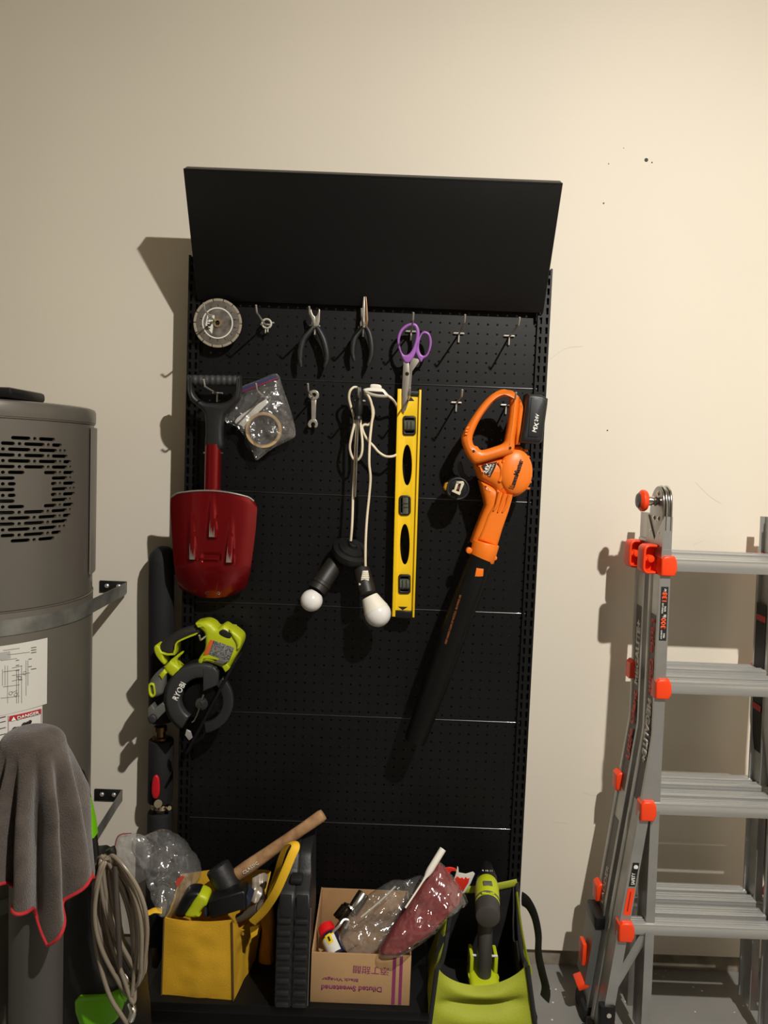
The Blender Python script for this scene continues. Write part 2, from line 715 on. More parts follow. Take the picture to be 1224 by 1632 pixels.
add('back_lip', box(BM(), mid - un * (L / 2 - .004) - nn * .012, (x1 - x0 - .02, .006, .020), rot=rot, bev=.002), SHM, sh)
for sx in (-1, 1):
    bm = BM()
    xs = (x0 if sx < 0 else x1) - sx * .016
    q = [(0.083, zb - .025), (0.083, zb + .11), (.12, zb + .165), (.155, zb + .135), (.102, zb + .02), (.094, zb - .02)]
    shape(bm, [(a, b) for a, b in q], [], .003, .0, lambda u, v, w, xs=xs: Vector((xs + w, -u, v)))
    add('shelf_bracket', bm, BLACK, sh)

# ------------------------------------------------------------------ wire hooks
def make_hook(px, py, label, group, lift=.022, length=.155, plate_=True):
    base = P(px, py, PD)
    t = thing('peg_hook', label, 'hook', base, group)
    bm = BM()
    o = base
    w = [o + Vector((0, -.004, 0)), o + Vector((0, -length * .5, .003)), o + Vector((0, -length + .018, .006)),
         o + Vector((0, -length + .006, .009)), o + Vector((0, -length - .006, .006 + lift * .75))]
    tube(bm, spl(w, 4), .0024, 8)
    add('wire', bm, ZINC, t)
    bm = BM()
    tube(bm, [o + Vector((-.013, -.0045, .002)), o + Vector((.013, -.0045, .002))], .0026, 8)
    for s in (-1, 1):
        tube(bm, [o + Vector((s * .0125, -.0048, .002)), o + Vector((s * .0125, .004, .002)), o + Vector((s * .0125, .008, .010))], .0022, 6)
    tube(bm, [o + Vector((0, -.005, .001)), o + Vector((0, -.0055, -.022))], .0022, 8)
    add('hook_base', bm, ZINC, t)
    return t


HK = {}
HOOKS = [
    ('blade', 347, 516, 'zinc wire hook carrying the round diamond saw blade'),
    ('ring', 424, 519, 'zinc wire hook with the small white metal ring, right of the round blade'),
    ('cutters', 502, 521, 'zinc wire hook that holds the black-handled side cutters'),
    ('pliers', 579, 524, 'zinc wire hook that holds the long nose pliers'),
    ('scissors', 655, 530, 'zinc wire hook passing through the purple scissors handle'),
    ('e1', 731, 533, 'empty zinc wire hook just right of the purple scissors'),
    ('e2', 811, 537, 'empty zinc wire hook at the right end of the top row'),
    ('shovel', 347, 628, 'zinc wire hook inside the black handle of the red shovel'),
    ('bag', 424, 634, 'zinc wire hook behind the zip bag with tape roll'),
    ('wrench', 500, 634, 'zinc wire hook holding the small open-end wrench'),
    ('cord', 574, 640, 'zinc wire hook carrying the screwdriver and white lamp cord'),
    ('level', 650, 640, 'zinc wire hook behind the top of the yellow spirit level'),
    ('e3', 727, 643, 'empty zinc wire hook between yellow level and orange blower'),
    ('blower', 806, 647, 'zinc wire hook carrying the orange leaf blower by its handle'),
    ('tape', 730, 775, 'zinc wire hook carrying the black tape measure'),
    ('saw', 340, 1004, 'zinc wire hook behind the lime circular saw'),
]
for k, px, py, lab in HOOKS:
    HK[k] = make_hook(px, py, lab, 'zinc wire hooks on the perforated panels', length=.05 if k == 'tape' else .155)

# ------------------------------------------------------------------ tools on the perforated panels
def Z1(pts): return zp(pts, 280, 260, 3.825)
def Z2(pts): return zp(pts, 590, 260, 3.825)
def Z3(pts): return zp(pts, 260, 580, 4.296)
def Z4(pts): return zp(pts, 440, 590, 3.796)
def Z5(pts): return zp(pts, 640, 590, 4.708)
def Z6(pts): return zp(pts, 580, 860, 3.711)
def Z7(pts): return zp(pts, 200, 860, 3.4)


def pt(pts, d, n=4):
    """photo-pixel polyline at distance d -> smooth world polyline; entries may carry their own d"""
    return spl([P(p[0], p[1], p[2] if len(p) > 2 else d) for p in pts], n)


# --- round diamond saw blade
c = P(347, 515, .116)
t = thing('saw_blade', 'round silver diamond saw blade with a segmented rim hanging at the top left', 'saw blade', c)
u_ = unit(347, 515, .116)
R = 38.5 * u_
prof = []
nseg = 14
for k in range(nseg):
    a0 = 2 * math.pi * k / nseg
    for f, r in ((.015, .86), (.03, 1.0), (.5, 1.0), (.97, 1.0), (.985, .86)):
        a = a0 + f * 2 * math.pi / nseg
        prof.append((R * r * math.cos(a), R * r * math.sin(a)))
slots = []
for k in range(nseg):
    a = 2 * math.pi * (k + .5) / nseg
    ca, sa = math.cos(a), math.sin(a)
    slots.append([(R * rr * ca - w * sa, R * rr * sa + w * ca) for rr, w in ((.66, .0008), (.66, -.0008), (.76, -.0008), (.76, .0008))])


def on_c(u, v, w, c=c): return Vector((c.x + u, c.y - w, c.z + v))


BLADEM = M('blade_steel', (158, 152, 142), .34, .75, var=.35, vscale=40)
add('disc', shape(BM(), prof, slots + [ell2(0, 0, R * .10)], .0022, .0002, on_c), BLADEM, t)
bm = BM()
for k in range(nseg):
    a0 = 2 * math.pi * (k + .05) / nseg
    a1 = 2 * math.pi * (k + .95) / nseg
    arc = [a0 + (a1 - a0) * i / 5 for i in range(6)]
    o = [(R * 1.0 * math.cos(a), R * 1.0 * math.sin(a)) for a in arc] + [(R * .90 * math.cos(a), R * .90 * math.sin(a)) for a in reversed(arc)]
    shape(bm, o, [], .0034, .0003, on_c)
add('diamond_segments', bm, M('diamond_grit', (160, 150, 132), .7, .4, bump=.5, bscale=600), t)
add('paper_label', shape(BM(), ell2(0, 0, R * .60, n=40), [ell2(0, 0, R * .17)], .0006, 0, lambda u, v, w: on_c(u, v, w + .0016)),
    M('blade_label', (120, 112, 102), .5, var=.75, vscale=45), t)
add('label_rim', shape(BM(), ell2(0, 0, R * .64, n=40), [ell2(0, 0, R * .59, n=40)], .0006, 0, lambda u, v, w: on_c(u, v, w + .0017)), PAPER, t)
add('label_panel', shape(BM(), [(-R * .5, -.1 * R), (-R * .42, .34 * R), (-R * .12, .3 * R), (-.22 * R, -.45 * R)], [], .0006, 0, lambda u, v, w: on_c(u, v, w + .0022)), PAPER, t)
text('lettering', 'ULTRA', c + Vector((-R * .34, -.0028, 0)), (-.15, 0, -1), (1, 0, -.15), R * .62, R * .17, INK, t, bold=.02)
add('arbor_ring', lathe(BM(), [(R * .10, -.003), (R * .18, -.003), (R * .19, .0), (R * .18, .005), (R * .10, .005)], c, (0, -1, 0), 24, cap=False),
    M('arbor_brass', (170, 150, 112), .35, .7), t)

# --- small white metal ring
c = P(425, 516, .108)
u_ = unit(425, 516, .108)
t = thing('ring_clamp', 'small white metal ring with two screw lugs hanging alone, right of the round blade', 'ring', c)
bm = BM()
tube(bm, [c + Vector((7.2 * u_ * math.cos(a), 0, 7.2 * u_ * math.sin(a))) for a in [2 * math.pi * k / 24 for k in range(24)]], .0028, 8, closed=True, flat=(1, 2.0))
add('ring_band', bm, M('white_metal', (222, 216, 204), .35, .2), t)
bm = BM()
cyl(bm, c + Vector((8 * u_, 0, 2 * u_)), c + Vector((12 * u_, 0, 2 * u_)), .0022, seg=10)
cyl(bm, c + Vector((2 * u_, 0, -8 * u_)), c + Vector((2 * u_, 0, -13 * u_)), .0022, seg=10)
add('screw_lug', bm, ZINC, t)

# --- side cutters
HANDLE = M('handle_black_rubber', (26, 26, 27), .5, bump=.08, bscale=200)
TOOLST = M('tool_steel', (186, 180, 168), .32, .65, var=.25, vscale=60)
D = .116
t = thing('side_cutters', 'side cutting pliers with short open jaws and black handles, left of the long nose pliers', 'pliers', P(502, 560, D))
jl = Z1([(818, 895), (826, 886), (829, 905), (838, 925), (850, 936), (852, 1006), (828, 1000), (826, 945)])
jr = Z1([(880, 895), (872, 884), (869, 905), (862, 926), (850, 936), (845, 1006), (868, 1004), (878, 960)])
add('jaw', plate(BM(), jl, D + .005, .009, bev=.0015), TOOLST, t)
add('jaw', plate(BM(), jr, D + .004, .009, bev=.0015), TOOLST, t)
add('pivot', cyl(BM(), P(*Z1([(850, 985)])[0], D), P(*Z1([(850, 985)])[0], D + .009), .004, seg=14), TOOLST, t)
for pts in ([(838, 998), (815, 1030), (780, 1075), (762, 1140), (758, 1190), (765, 1242)], [(858, 998), (880, 1030), (905, 1085), (920, 1150), (922, 1200), (908, 1245)]):
    q = pt(Z1(pts), D, 5)
    n = len(q)
    add('handle', tube(BM(), q, [unit(500, 540, D) * (3.7 + 1.8 * math.sin(math.pi * min(1, i / (n - 4)))) * (1 if i < n - 2 else .75) for i in range(n)], 12, flat=(1, 1.1)), HANDLE, t)
bm = BM()
tube(bm, pt(Z1([(782, 1082), (770, 1140), (768, 1190)]), D + .0062, 4), .0014, 6)
tube(bm, pt(Z1([(902, 1092), (915, 1150), (916, 1195)]), D + .0062, 4), .0014, 6)
add('grip_ridge', bm, GREYP, t)

# --- long nose pliers
D = .113
t = thing('long_nose_pliers', 'long nose pliers with closed pointed jaws up and black handles down, left of the scissors', 'pliers', P(580, 540, D))
add('jaw', plate(BM(), Z1([(1144, 815), (1153, 812), (1153, 960), (1156, 1004), (1126, 1000), (1124, 975), (1134, 940), (1139, 870)]), D + .005, .009, bev=.0012), TOOLST, t)
add('jaw', plate(BM(), Z1([(1162, 812), (1155, 812), (1155, 960), (1142, 1004), (1168, 1002), (1174, 955), (1169, 870)]), D + .0045, .009, bev=.0012), M('jaw_bronze', (140, 112, 86), .35, .9), t)
add('pivot', cyl(BM(), P(*Z1([(1149, 975)])[0], D), P(*Z1([(1149, 975)])[0], D + .008), .004, seg=14), TOOLST, t)
for pts in ([(1138, 996), (1115, 1030), (1092, 1065), (1080, 1120), (1080, 1165), (1090, 1205)], [(1158, 996), (1178, 1030), (1190, 1080), (1195, 1140), (1188, 1190), (1172, 1235)]):
    q = pt(Z1(pts), D, 5)
    n = len(q)
    add('handle', tube(BM(), q, [unit(580, 540, D) * (3.4 + 1.6 * math.sin(math.pi * min(1, i / (n - 4)))) * (1 if i < n - 2 else .75) for i in range(n)], 12), HANDLE, t)

# --- purple scissors
PURPLE = M('purple_plastic', (150, 92, 172), .35)
D = .125
t = thing('scissors', 'pair of scissors with purple handles hanging blades down above the yellow level', 'scissors', P(655, 580, D))
add('finger_loop', plate(BM(), spl2(Z2([(255, 972), (285, 983), (301, 1020), (298, 1070), (286, 1112), (277, 1155), (262, 1187), (238, 1215), (212, 1212), (190, 1175), (170, 1120), (165, 1070), (180, 1020), (215, 985)]), 4),
    D + .006, .012, [spl2(Z2([(252, 990), (272, 998), (281, 1030), (275, 1080), (258, 1130), (235, 1162), (205, 1166), (186, 1130), (180, 1080), (195, 1030), (225, 1000)]), 4)], bev=.0035), PURPLE, t)
add('thumb_loop', plate(BM(), spl2(Z2([(335, 1022), (362, 1037), (376, 1080), (370, 1130), (350, 1175), (325, 1192), (310, 1212), (290, 1182), (276, 1145), (285, 1108), (300, 1060), (315, 1030)]), 4),
    D + .004, .012, [spl2(Z2([(335, 1040), (354, 1055), (360, 1100), (350, 1150), (330, 1172), (308, 1160), (298, 1120), (305, 1070), (318, 1045)]), 4)], bev=.0035), PURPLE, t)
BLADES = M('polished_blade', (205, 200, 190), .28, .95)
add('blade', plate(BM(), [(643, 575), (651, 572), (653, 598), (649, 635), (644, 659), (641, 656), (641, 615)], D + .002, .0018, bev=.0004), BLADES, t)
add('blade', plate(BM(), [(657, 570), (670, 573), (657, 592), (655, 615), (652, 638), (646, 655), (645, 600)], D, .0018, bev=.0004), M('dull_blade', (128, 122, 114), .4, .9), t)
add('pivot_screw', cyl(BM(), P(649, 595.5, D - .002), P(649, 595.5, D + .0045), .0050, seg=16, bev=.001), M('dark_screw', (52, 48, 44), .4, .8), t)

# --- combination wrench
D = .105
cx, cy = Z4([(228, 150)])[0]
t = thing('wrench', 'short steel wrench with open lower end hanging left of the lamp cord', 'wrench', P(499, 680, D))
add('shaft', plate(BM(), Z4([(212, 165), (244, 165), (239, 300), (213, 300)]), D, .0055, bev=.0018), TOOLST, t)
add('ring_end', plate(BM(), ell2(cx, cy, 8.4, n=28), D + .0015, .0085, [ell2(cx, cy, 3.9, n=12)], bev=.0015), TOOLST, t)
add('open_end', plate(BM(), Z4([(212, 296), (198, 308), (191, 325), (196, 343), (209, 349), (214, 342), (209, 328), (215, 317), (224, 314), (233, 319), (236, 330), (231, 343), (238, 350), (249, 343), (253, 325), (248, 308), (240, 296)]), D + .001, .0075, bev=.0012), TOOLST, t)

# --- screwdriver
D = .157
t = thing('screwdriver', 'black-handled screwdriver hanging shaft down between the white lamp cords', 'screwdriver', P(572, 650, D))
a, b = P(573.5, 616, D), P(570.5, 669, D)
ax = (b - a)
Lh = ax.length
u_ = unit(572, 640, D)
add('handle', lathe(BM(), [(2 * u_, 0), (4.5 * u_, .002), (6.2 * u_, .01), (6.8 * u_, .2 * Lh), (5.6 * u_, .35 * Lh), (6.6 * u_, .5 * Lh), (7 * u_, .75 * Lh), (5.2 * u_, .88 * Lh), (6.8 * u_, .93 * Lh), (6.8 * u_, Lh)], a, ax, 12), BLACKP, t)
add('shaft', cyl(BM(), b, P(566, 792, D - .002), .0030, seg=12), STEEL, t)

# --- two-bulb lamp on a white cord
CORD = M('white_cord', (222, 208, 182), .45)
BULB = M('opal_bulb', (224, 222, 218), .22, coat=.3)
D = .140
t = thing('two_bulb_lamp', 'two opal light bulbs on a black socket plate hanging from a white cord', 'lamp', P(560, 875, D))
A = P(560, 876, D)
axis = Vector((.30, -.50, .86)).normalized()
u_ = unit(560, 876, D)
add('socket_plate', lathe(BM(), [(20 * u_, -.022), (30 * u_, -.018), (31 * u_, -.008), (29.5 * u_, .0), (22 * u_, .003), (21 * u_, .008), (8 * u_, .012), (6.5 * u_, .020), (3 * u_, .022)], A, axis, 32), BLACKP, t)
bm = BM()
for s in (-1, 1):
    cyl(bm, A + frame_of(axis)[0] * s * 17 * u_ + axis * .002, A + frame_of(axis)[0] * s * 17 * u_ + axis * .006, .004, seg=10)
add('plate_screws', bm, ZINC, t)
SOCK = M('socket_brown', (30, 26, 22), .5)
# left
s0, s1 = P(536, 895, .130), P(505, 941, .165)
ax = (s1 - s0).normalized()
ls = (s1 - s0).length
sk = add('lamp_socket', lathe(BM(), [(12 * u_, 0), (14.5 * u_, .006), (15 * u_, ls * .72), (16.2 * u_, ls * .74), (16.2 * u_, ls * .82), (15 * u_, ls * .84), (15 * u_, ls)], s0, ax, 24), SOCK, t)
bc = P(496.5, 957, .176)
bax = (bc - s1).normalized()
add('bulb', lathe(BM(), [(17.5 * u_ * math.sin(a), -17.5 * u_ * math.cos(a)) for a in [RAD(38 + 142 * k / 14) for k in range(14)]] + [(0.0003, 17.5 * u_)], bc, ax, 28), BULB, t)
# right
s0, s1 = P(575, 905, .145), P(586, 946, .175)
ax = (s1 - s0).normalized()
ls = (s1 - s0).length
add('lamp_socket', lathe(BM(), [(11 * u_, 0), (13.5 * u_, .006), (14 * u_, ls * .8), (13 * u_, ls)], s0, ax, 24), SOCK, t)
bc = P(602, 978, .190)
s2 = P(589, 951, .178)
bax = (bc - s2).normalized()
lb = (bc - s2).length
add('bulb_collar', lathe(BM(), [(13 * u_, 0), (14 * u_, .004), (17 * u_, lb * .45), (20.3 * u_, lb * .80)], s2, bax, 28), WHITEP, t)
add('bulb', lathe(BM(), [(20.8 * u_ * math.sin(a), -20.8 * u_ * math.cos(a)) for a in [RAD(66 + 113 * k / 14) for k in range(15)]], bc, bax, 28), BULB, t)
# socket arms
add('socket_arm', cyl(BM(), A - axis * .012, P(533, 899, .132), .016, .014, seg=16), BLACKP, t)
add('socket_arm', cyl(BM(), A - axis * .012, P(577, 909, .146), .016, .014, seg=16), BLACKP, t)
bm = BM()
r = .0034
cords = [
    Z4([(452, 1032), (458, 960), (462, 880), (466, 740), (474, 600), (482, 450), (490, 320), (496, 220), (500, 140), (492, 108), (470, 104), (448, 126), (441, 165), (450, 210), (466, 262), (474, 320), (456, 400), (446, 470), (462, 528), (490, 545), (516, 510), (522, 440), (512, 340), (506, 240), (512, 150), (530, 128)]),
    Z4([(541, 1222), (540, 1120), (543, 1000), (551, 880), (563, 760), (571, 650), (563, 560), (567, 430), (577, 330), (584, 270), (576, 200), (556, 150), (534, 130), (518, 128)]),
    Z4([(525, 130), (560, 170), (588, 240), (582, 300), (560, 330), (535, 330), (521, 350), (545, 410), (590, 460), (620, 495), (660, 520), (700, 522), (730, 508), (752, 470), (772, 420)]),
    Z4([(672, 152), (700, 172), (722, 200), (738, 235), (752, 300), (770, 360), (778, 400), (772, 420)]),
]
depths = [.148, .156, .142, .128]
for pl_, dd in zip(cords, depths):
    n = len(pl_)
    q = []
    for i, (a, b) in enumerate(pl_):
        d = dd + .005 * math.sin(i * 1.3)
        if dd in (.142, .128):
            d = .142 - .036 * max(0, min(1, (a - 625) / 14)) + (.010 if dd == .128 and a < 625 else 0)
        q.append(P(a, b, d))
    tube(bm, spl(q, 5), r, 10)
add('cord', bm, CORD, t)
sw = Z4([(530, 112), (570, 104), (640, 108), (668, 132), (682, 155), (660, 165), (600, 160), (545, 142), (528, 126)])
add('inline_switch', plate(BM(), spl2(sw, 4), .168, .022, bev=.007), WHITEP, t)
add('switch_button', plate(BM(), spl2(Z4([(574, 84), (630, 88), (634, 112), (576, 112)]), 3), .164, .016, bev=.004), WHITEP, t)
bm = BM()
plate(bm, Z4([(524, 1216), (556, 1216), (562, 1262), (566, 1294), (506, 1294), (512, 1262)]), .182, .020, bev=.004)
plate(bm, Z4([(500, 1290), (567, 1292), (566, 1305), (500, 1303)]), .184, .024, bev=.002)
for k in range(4):
    y = 1222 + k * 11
    plate(bm, Z4([(520 - k * 2, y), (558 + k * 2, y + 1), (558 + k * 2, y + 5), (520 - k * 2, y + 4)]), .1835, .022, bev=.001)
add('plug', bm, WHITEP, t)

# --- yellow spirit level
LEVY = M('level_yellow', (238, 196, 22), .38, var=.04, vscale=20)
D = .126
t = thing('spirit_level', 'long yellow spirit level with three vials hanging upright on the panels', 'spirit level', P(642, 985, D))
TL, TR, BLc, BRc = (633.6, 619.5), (671.8, 621), (624.6, 983), (660.5, 984.5)


def lv(u, v):  # u 0..1 across, v 0..1 down
    return (TL[0] * (1 - u) * (1 - v) + TR[0] * u * (1 - v) + BLc[0] * (1 - u) * v + BRc[0] * u * v,
            TL[1] * (1 - u) * (1 - v) + TR[1] * u * (1 - v) + BLc[1] * (1 - u) * v + BRc[1] * u * v)


ovals = [ell2(*Z4([(793, 574)])[0], 7.6, 32.5, 28), ell2(*Z4([(779, 1054)])[0], 7.6, 32.5, 28)]
vcs = [Z4([(806, 335)])[0], Z4([(779, 818)])[0], Z4([(777, 1294)])[0]]
vsz = [(10.3, 15.5), (9.2, 16), (9.6, 15.5)]
vh = [rrect(c[0] - a, c[1] - b, c[0] + a, c[1] + b, 4) for c, (a, b) in zip(vcs, vsz)]
vh[1] = rrect(vcs[1][0] - 9.6, vcs[1][1] - 16, vcs[1][0] + 9.4, vcs[1][1] + 16, 6)
add('web', plate(BM(), [lv(.10, .012), lv(.90, .012), lv(.90, .988), lv(.10, .988)], D - .004, .010, [o for o in ovals] + vh, bev=.0008), LEVY, t)
add('flange', plate(BM(), [lv(0, .0), lv(.17, .0), lv(.15, 1), lv(0, 1)], D + .004, .026, bev=.0022), LEVY, t)
add('flange', plate(BM(), [lv(.90, .0), lv(1, .0), lv(1, 1), lv(.90, 1)], D + .004, .026, bev=.0022), LEVY, t)
add('end_cap', plate(BM(), [lv(.16, .008), lv(.88, .008), lv(.88, .03), lv(.16, .03)], D, .020, bev=.002), BLACKP, t)
add('end_cap', plate(BM(), [lv(.13, .972), lv(.9, .972), lv(.9, 1.006), lv(.13, 1.006)], D + .003, .024, bev=.003), BLACKP, t)
for c, (a, b), k in zip(vcs, vsz, range(3)):
    o = vh[k]
    inn = rrect(c[0] - a + 3, c[1] - b + 4, c[0] + a - 3, c[1] + b - 4, 2)
    fr = add('vial_frame', plate(BM(), o, D + .001, .016, [inn], bev=.002), M('vial_black', (30, 29, 28), .35), t)
    vb = BM()
    if k == 1:
        cyl(vb, P(c[0] + 1, c[1] - b + 3, D - .006), P(c[0] + 1, c[1] + b - 3, D - .006), .0095, seg=16)
    else:
        cyl(vb, P(c[0] - a + 2, c[1], D - .008), P(c[0] + a - 2, c[1], D - .008), .0150, seg=20)
    add('vial', vb, M('vial_liquid', (82, 86, 74), .12, coat=.5), fr)
    bm = BM()
    for s in (-3, 3):
        plate(bm, [(c[0] + s - .5, c[1] - 7), (c[0] + s + .5, c[1] - 7), (c[0] + s + .5, c[1] + 7), (c[0] + s - .5, c[1] + 7)] if k != 1 else
              [(c[0] - 5, c[1] + s - .5), (c[0] + 6, c[1] + s - .5), (c[0] + 6, c[1] + s + .5), (c[0] - 5, c[1] + s + .5)], D + .0085 if k != 1 else D + .005, .0006, bev=0)
    add('vial_mark', bm, INK, fr)
for tri in (Z4([(797, 186), (836, 186), (816, 160)]), Z4([(738, 1430), (796, 1432), (766, 1452)])):
    add('arrow_print', plate(BM(), tri, D - .0034, .0012, bev=0), INK, t)

# --- red snow shovel
RED = M('shovel_red', (132, 8, 16), .30, .62, var=.15, vscale=6, coat=.3)
D = .150
t = thing('snow_shovel', 'small metallic red shovel with black D-handle hanging blade down', 'shovel', P(342, 955, D))
out = spl2(Z3([(166, 75), (162, 130), (164, 195), (182, 245), (225, 285), (268, 322), (282, 360), (285, 470), (288, 580), (400, 580), (402, 470), (412, 365), (440, 325), (480, 285), (515, 245), (528, 195), (530, 130), (528, 78), (500, 80), (492, 130), (488, 180), (470, 225), (420, 258), (345, 266), (272, 258), (222, 222), (200, 180), (196, 130), (196, 78)]), 3)
add('handle_yoke', plate(BM(), out, D + .016, .032, bev=.010), M('yoke_black', (24, 25, 26), .48, bump=.06, bscale=200), t)
a, b = P(300, 606, D), P(381, 607, D)
u_ = unit(340, 606, D)
bm = BM()
n = 60
q = seg3(a, b, n)
tube(bm, q, [(8.3 + .55 * math.sin(i * 2 * math.pi / 6.6)) * u_ for i in range(n)], 16)
add('hand_grip', bm, M('grip_grey', (50, 52, 54), .6, bump=.2, bscale=150), t)
add('shaft', tube(BM(), [P(340, 708, D), P(339, 750, D), P(338, 800, D - .004)], 13 * u_, 24), RED, t)
bm = BM()
for s in (-1, 1):
    cyl(bm, P(340 + s * 13, 722, D), P(340 + s * 15.6, 722, D), .003, seg=10)
add('push_button', bm, CHROME, t)
# blade: a shell whose rim turns back towards the panel
lx = [(0, 272), (.06, 271), (.3, 273), (.55, 275.5), (.75, 278), (.88, 282), (.95, 287), (1.0, 298)]
rx = [(0, 407), (.06, 410), (.3, 407.5), (.55, 403), (.75, 399), (.88, 395), (.95, 390), (1.0, 379)]


def interp(tab, v):
    for (a, b), (c_, d_) in zip(tab, tab[1:]):
        if v <= c_:
            return b + (d_ - b) * (v - a) / (c_ - a)
    return tab[-1][1]


def blade_pt(u, v):
    s = 2 * u - 1
    xl, xr = interp(lx, v), interp(rx, v)
    px = (xl + xr) / 2 + s * (xr - xl) / 2
    top = 782.5 + 10 * s * s + 3.5 * s + 5 * max(0, abs(s) - .86) / .14
    bot = 953 - 7 * s * s
    py = top + (bot - top) * v
    d = D + .020 - .028 * abs(s) ** 3.2 - .038 * max(0, v - .70) ** 1.5 / .16
    # three tapering ridges with stepped ends
    for rc, ve, vb, wd, am in ((-.03, .44, .0, .13, .010), (-.52, .655, .18, .13, .010), (.42, .675, .2, .13, .010)):
        if v < ve and v > vb:
            f = (v - vb) / (ve - vb)
            w = wd * (.35 + .65 * f)
            k = max(0, 1 - ((s - rc) / w) ** 2)
            d += am * f * min(1, k * 1.6)
    # pressed slot
    if abs(s + .03) < .26 and .585 < v < .66:
        d -= .005 * min(1, (.26 - abs(s + .03)) / .05)
    return P(px, py, d)


bm = BM()
grid(bm, 61, 77, blade_pt)
solid(bm, .002)
add('blade', bm, RED, t, smooth=50)
# worn bare metal at the ridge ends; same pale metal along the top rim
BARE = M('bare_metal', (205, 200, 192), .35, .8, var=.3, vscale=60, stretch=(6, 1, 1))
for rc, ve in ((-.03, .44), (-.52, .655), (.42, .675)):
    bm = BM()

    for o_, w_, l_ in ((-.055, .030, .15), (-.020, .034, .09), (.015, .034, .06), (.048, .022, .10)):
        def wp(u, v, rc=rc, ve=ve, o_=o_, w_=w_, l_=l_):
            s = rc + o_ + (u - .5) * w_ * (v + .04)
            vv = ve - .010 - (1 - v) * l_
            return blade_pt((s + 1) / 2, vv) + Vector((0, -.0009, 0))
        grid(bm, 3, 7, wp)
    solid(bm, .0004)
    add('worn_patch', bm, BARE, t)
bm = BM()
tube(bm, [blade_pt(.02 + .96 * k / 30, .0) + Vector((0, -.001, .0005)) for k in range(31)], .0022, 8)
add('pale_rim', bm, BARE, t)
bm = BM()
for s, v in ((-.18, .955), (.2, .955)):
    q = blade_pt((s + 1) / 2, v)
    lathe(bm, [(.0042, .0), (.0042, .0015), (.0028, .0015), (.0028, 0)], q, (0, -1, -.4), 14, cap=False)
add('rivet_hole', bm, CHROME, t)
add('slot_edge', plate(BM(), Z3([(246, 1322), (258, 1326), (372, 1326), (384, 1322), (380, 1342), (252, 1342)]), D + .0225, .004, bev=.0015), RED, t)

# --- zip bag with the tape roll and a paper in it
BAGF = film('zip_bag_film', haze=.05, rough=.11, bump=.7, bscale=50)
D = .118
t = thing('zip_bag', 'clear zip bag holding a roll of tape, hanging beside the red shovel handle', 'bag', P(420, 740, D))
bo = Z3([(520, 165), (650, 112), (778, 65), (815, 150), (850, 250), (880, 340), (900, 420), (905, 490), (868, 520), (785, 560), (712, 605), (640, 660), (612, 600), (560, 500), (492, 424), (420, 388), (462, 280)])
bc = (sum(p[0] for p in bo) / len(bo), sum(p[1] for p in bo) / len(bo))
bo_s = spl2(bo, 3)
for side, seed in ((1, 1.0), (-1, 5.0)):
    bm = BM()

    def bag_pt(u, v, side=side, seed=seed):
        k = u * len(bo_s)
        i = int(k) % len(bo_s)
        f = k - int(k)
        a, b = bo_s[i], bo_s[(i + 1) % len(bo_s)]
        ex, ey = a[0] + (b[0] - a[0]) * f, a[1] + (b[1] - a[1]) * f
        px, py = bc[0] + (ex - bc[0]) * (.02 + .98 * v), bc[1] + (ey - bc[1]) * (.02 + .98 * v)
        bulge = (1 - v ** 3) * (.018 if side > 0 else .014)
        q = P(px, py, D)
        wr = (abs(nz(q, 26, seed)) * .016 + abs(nz(q, 60, seed)) * .006) * (1 - v ** 8)
        return q + Vector((0, -side * (bulge) - wr * (1 if side > 0 else .3), 0))
    vv = grid(bm, 90, 26, bag_pt, closed_u=True)
    bm.faces.new(vv[0])
    add('bag_film', bm, BAGF, t, smooth=25)
ZIPB = M('zip_blue', (52, 54, 92), .35)
add('zip_strip', plate(BM(), Z3([(522, 172), (650, 120), (776, 72), (788, 104), (655, 158), (508, 212)]), D + .012, .002, bev=.0008), ZIPB, t)
add('zip_strip', plate(BM(), Z3([(512, 196), (655, 140), (784, 92), (788, 102), (657, 152), (508, 208)]), D + .0135, .0018, bev=.0008), M('zip_red', (120, 40, 55), .35), t)
cx, cy = Z3([(690, 455)])[0]
c = P(cx, cy, D)
u_ = unit(cx, cy, D)
t2 = thing('tape_roll', 'brown rimmed roll of clear tape inside the hanging zip bag', 'tape roll', c)
def ringprof(r0, r1, h): return [(r0, -h), (r1, -h), (r1, h), (r0, h), (r0, -h)]
add('tape_winding', lathe(BM(), ringprof(24.5 * u_, 28.5 * u_, .010), c, (.05, -1, .1), 40, cap=False), M('tape_tan', (176, 150, 112), .4), t2)
add('card_core', lathe(BM(), ringprof(23.2 * u_, 24.6 * u_, .0105), c, (.05, -1, .1), 40, cap=False), M('core_brown', (135, 105, 75), .7), t2)
pp = thing('folded_paper', 'folded white paper slip inside the hanging zip bag', 'paper', P(400, 660, D))
add('paper_sheet', plate(BM(), Z3([(490, 395), (510, 365), (600, 305), (705, 240), (724, 262), (640, 345), (560, 442), (530, 420), (494, 412)]), D - .004, .0016, bev=.0004), PAPER, pp)

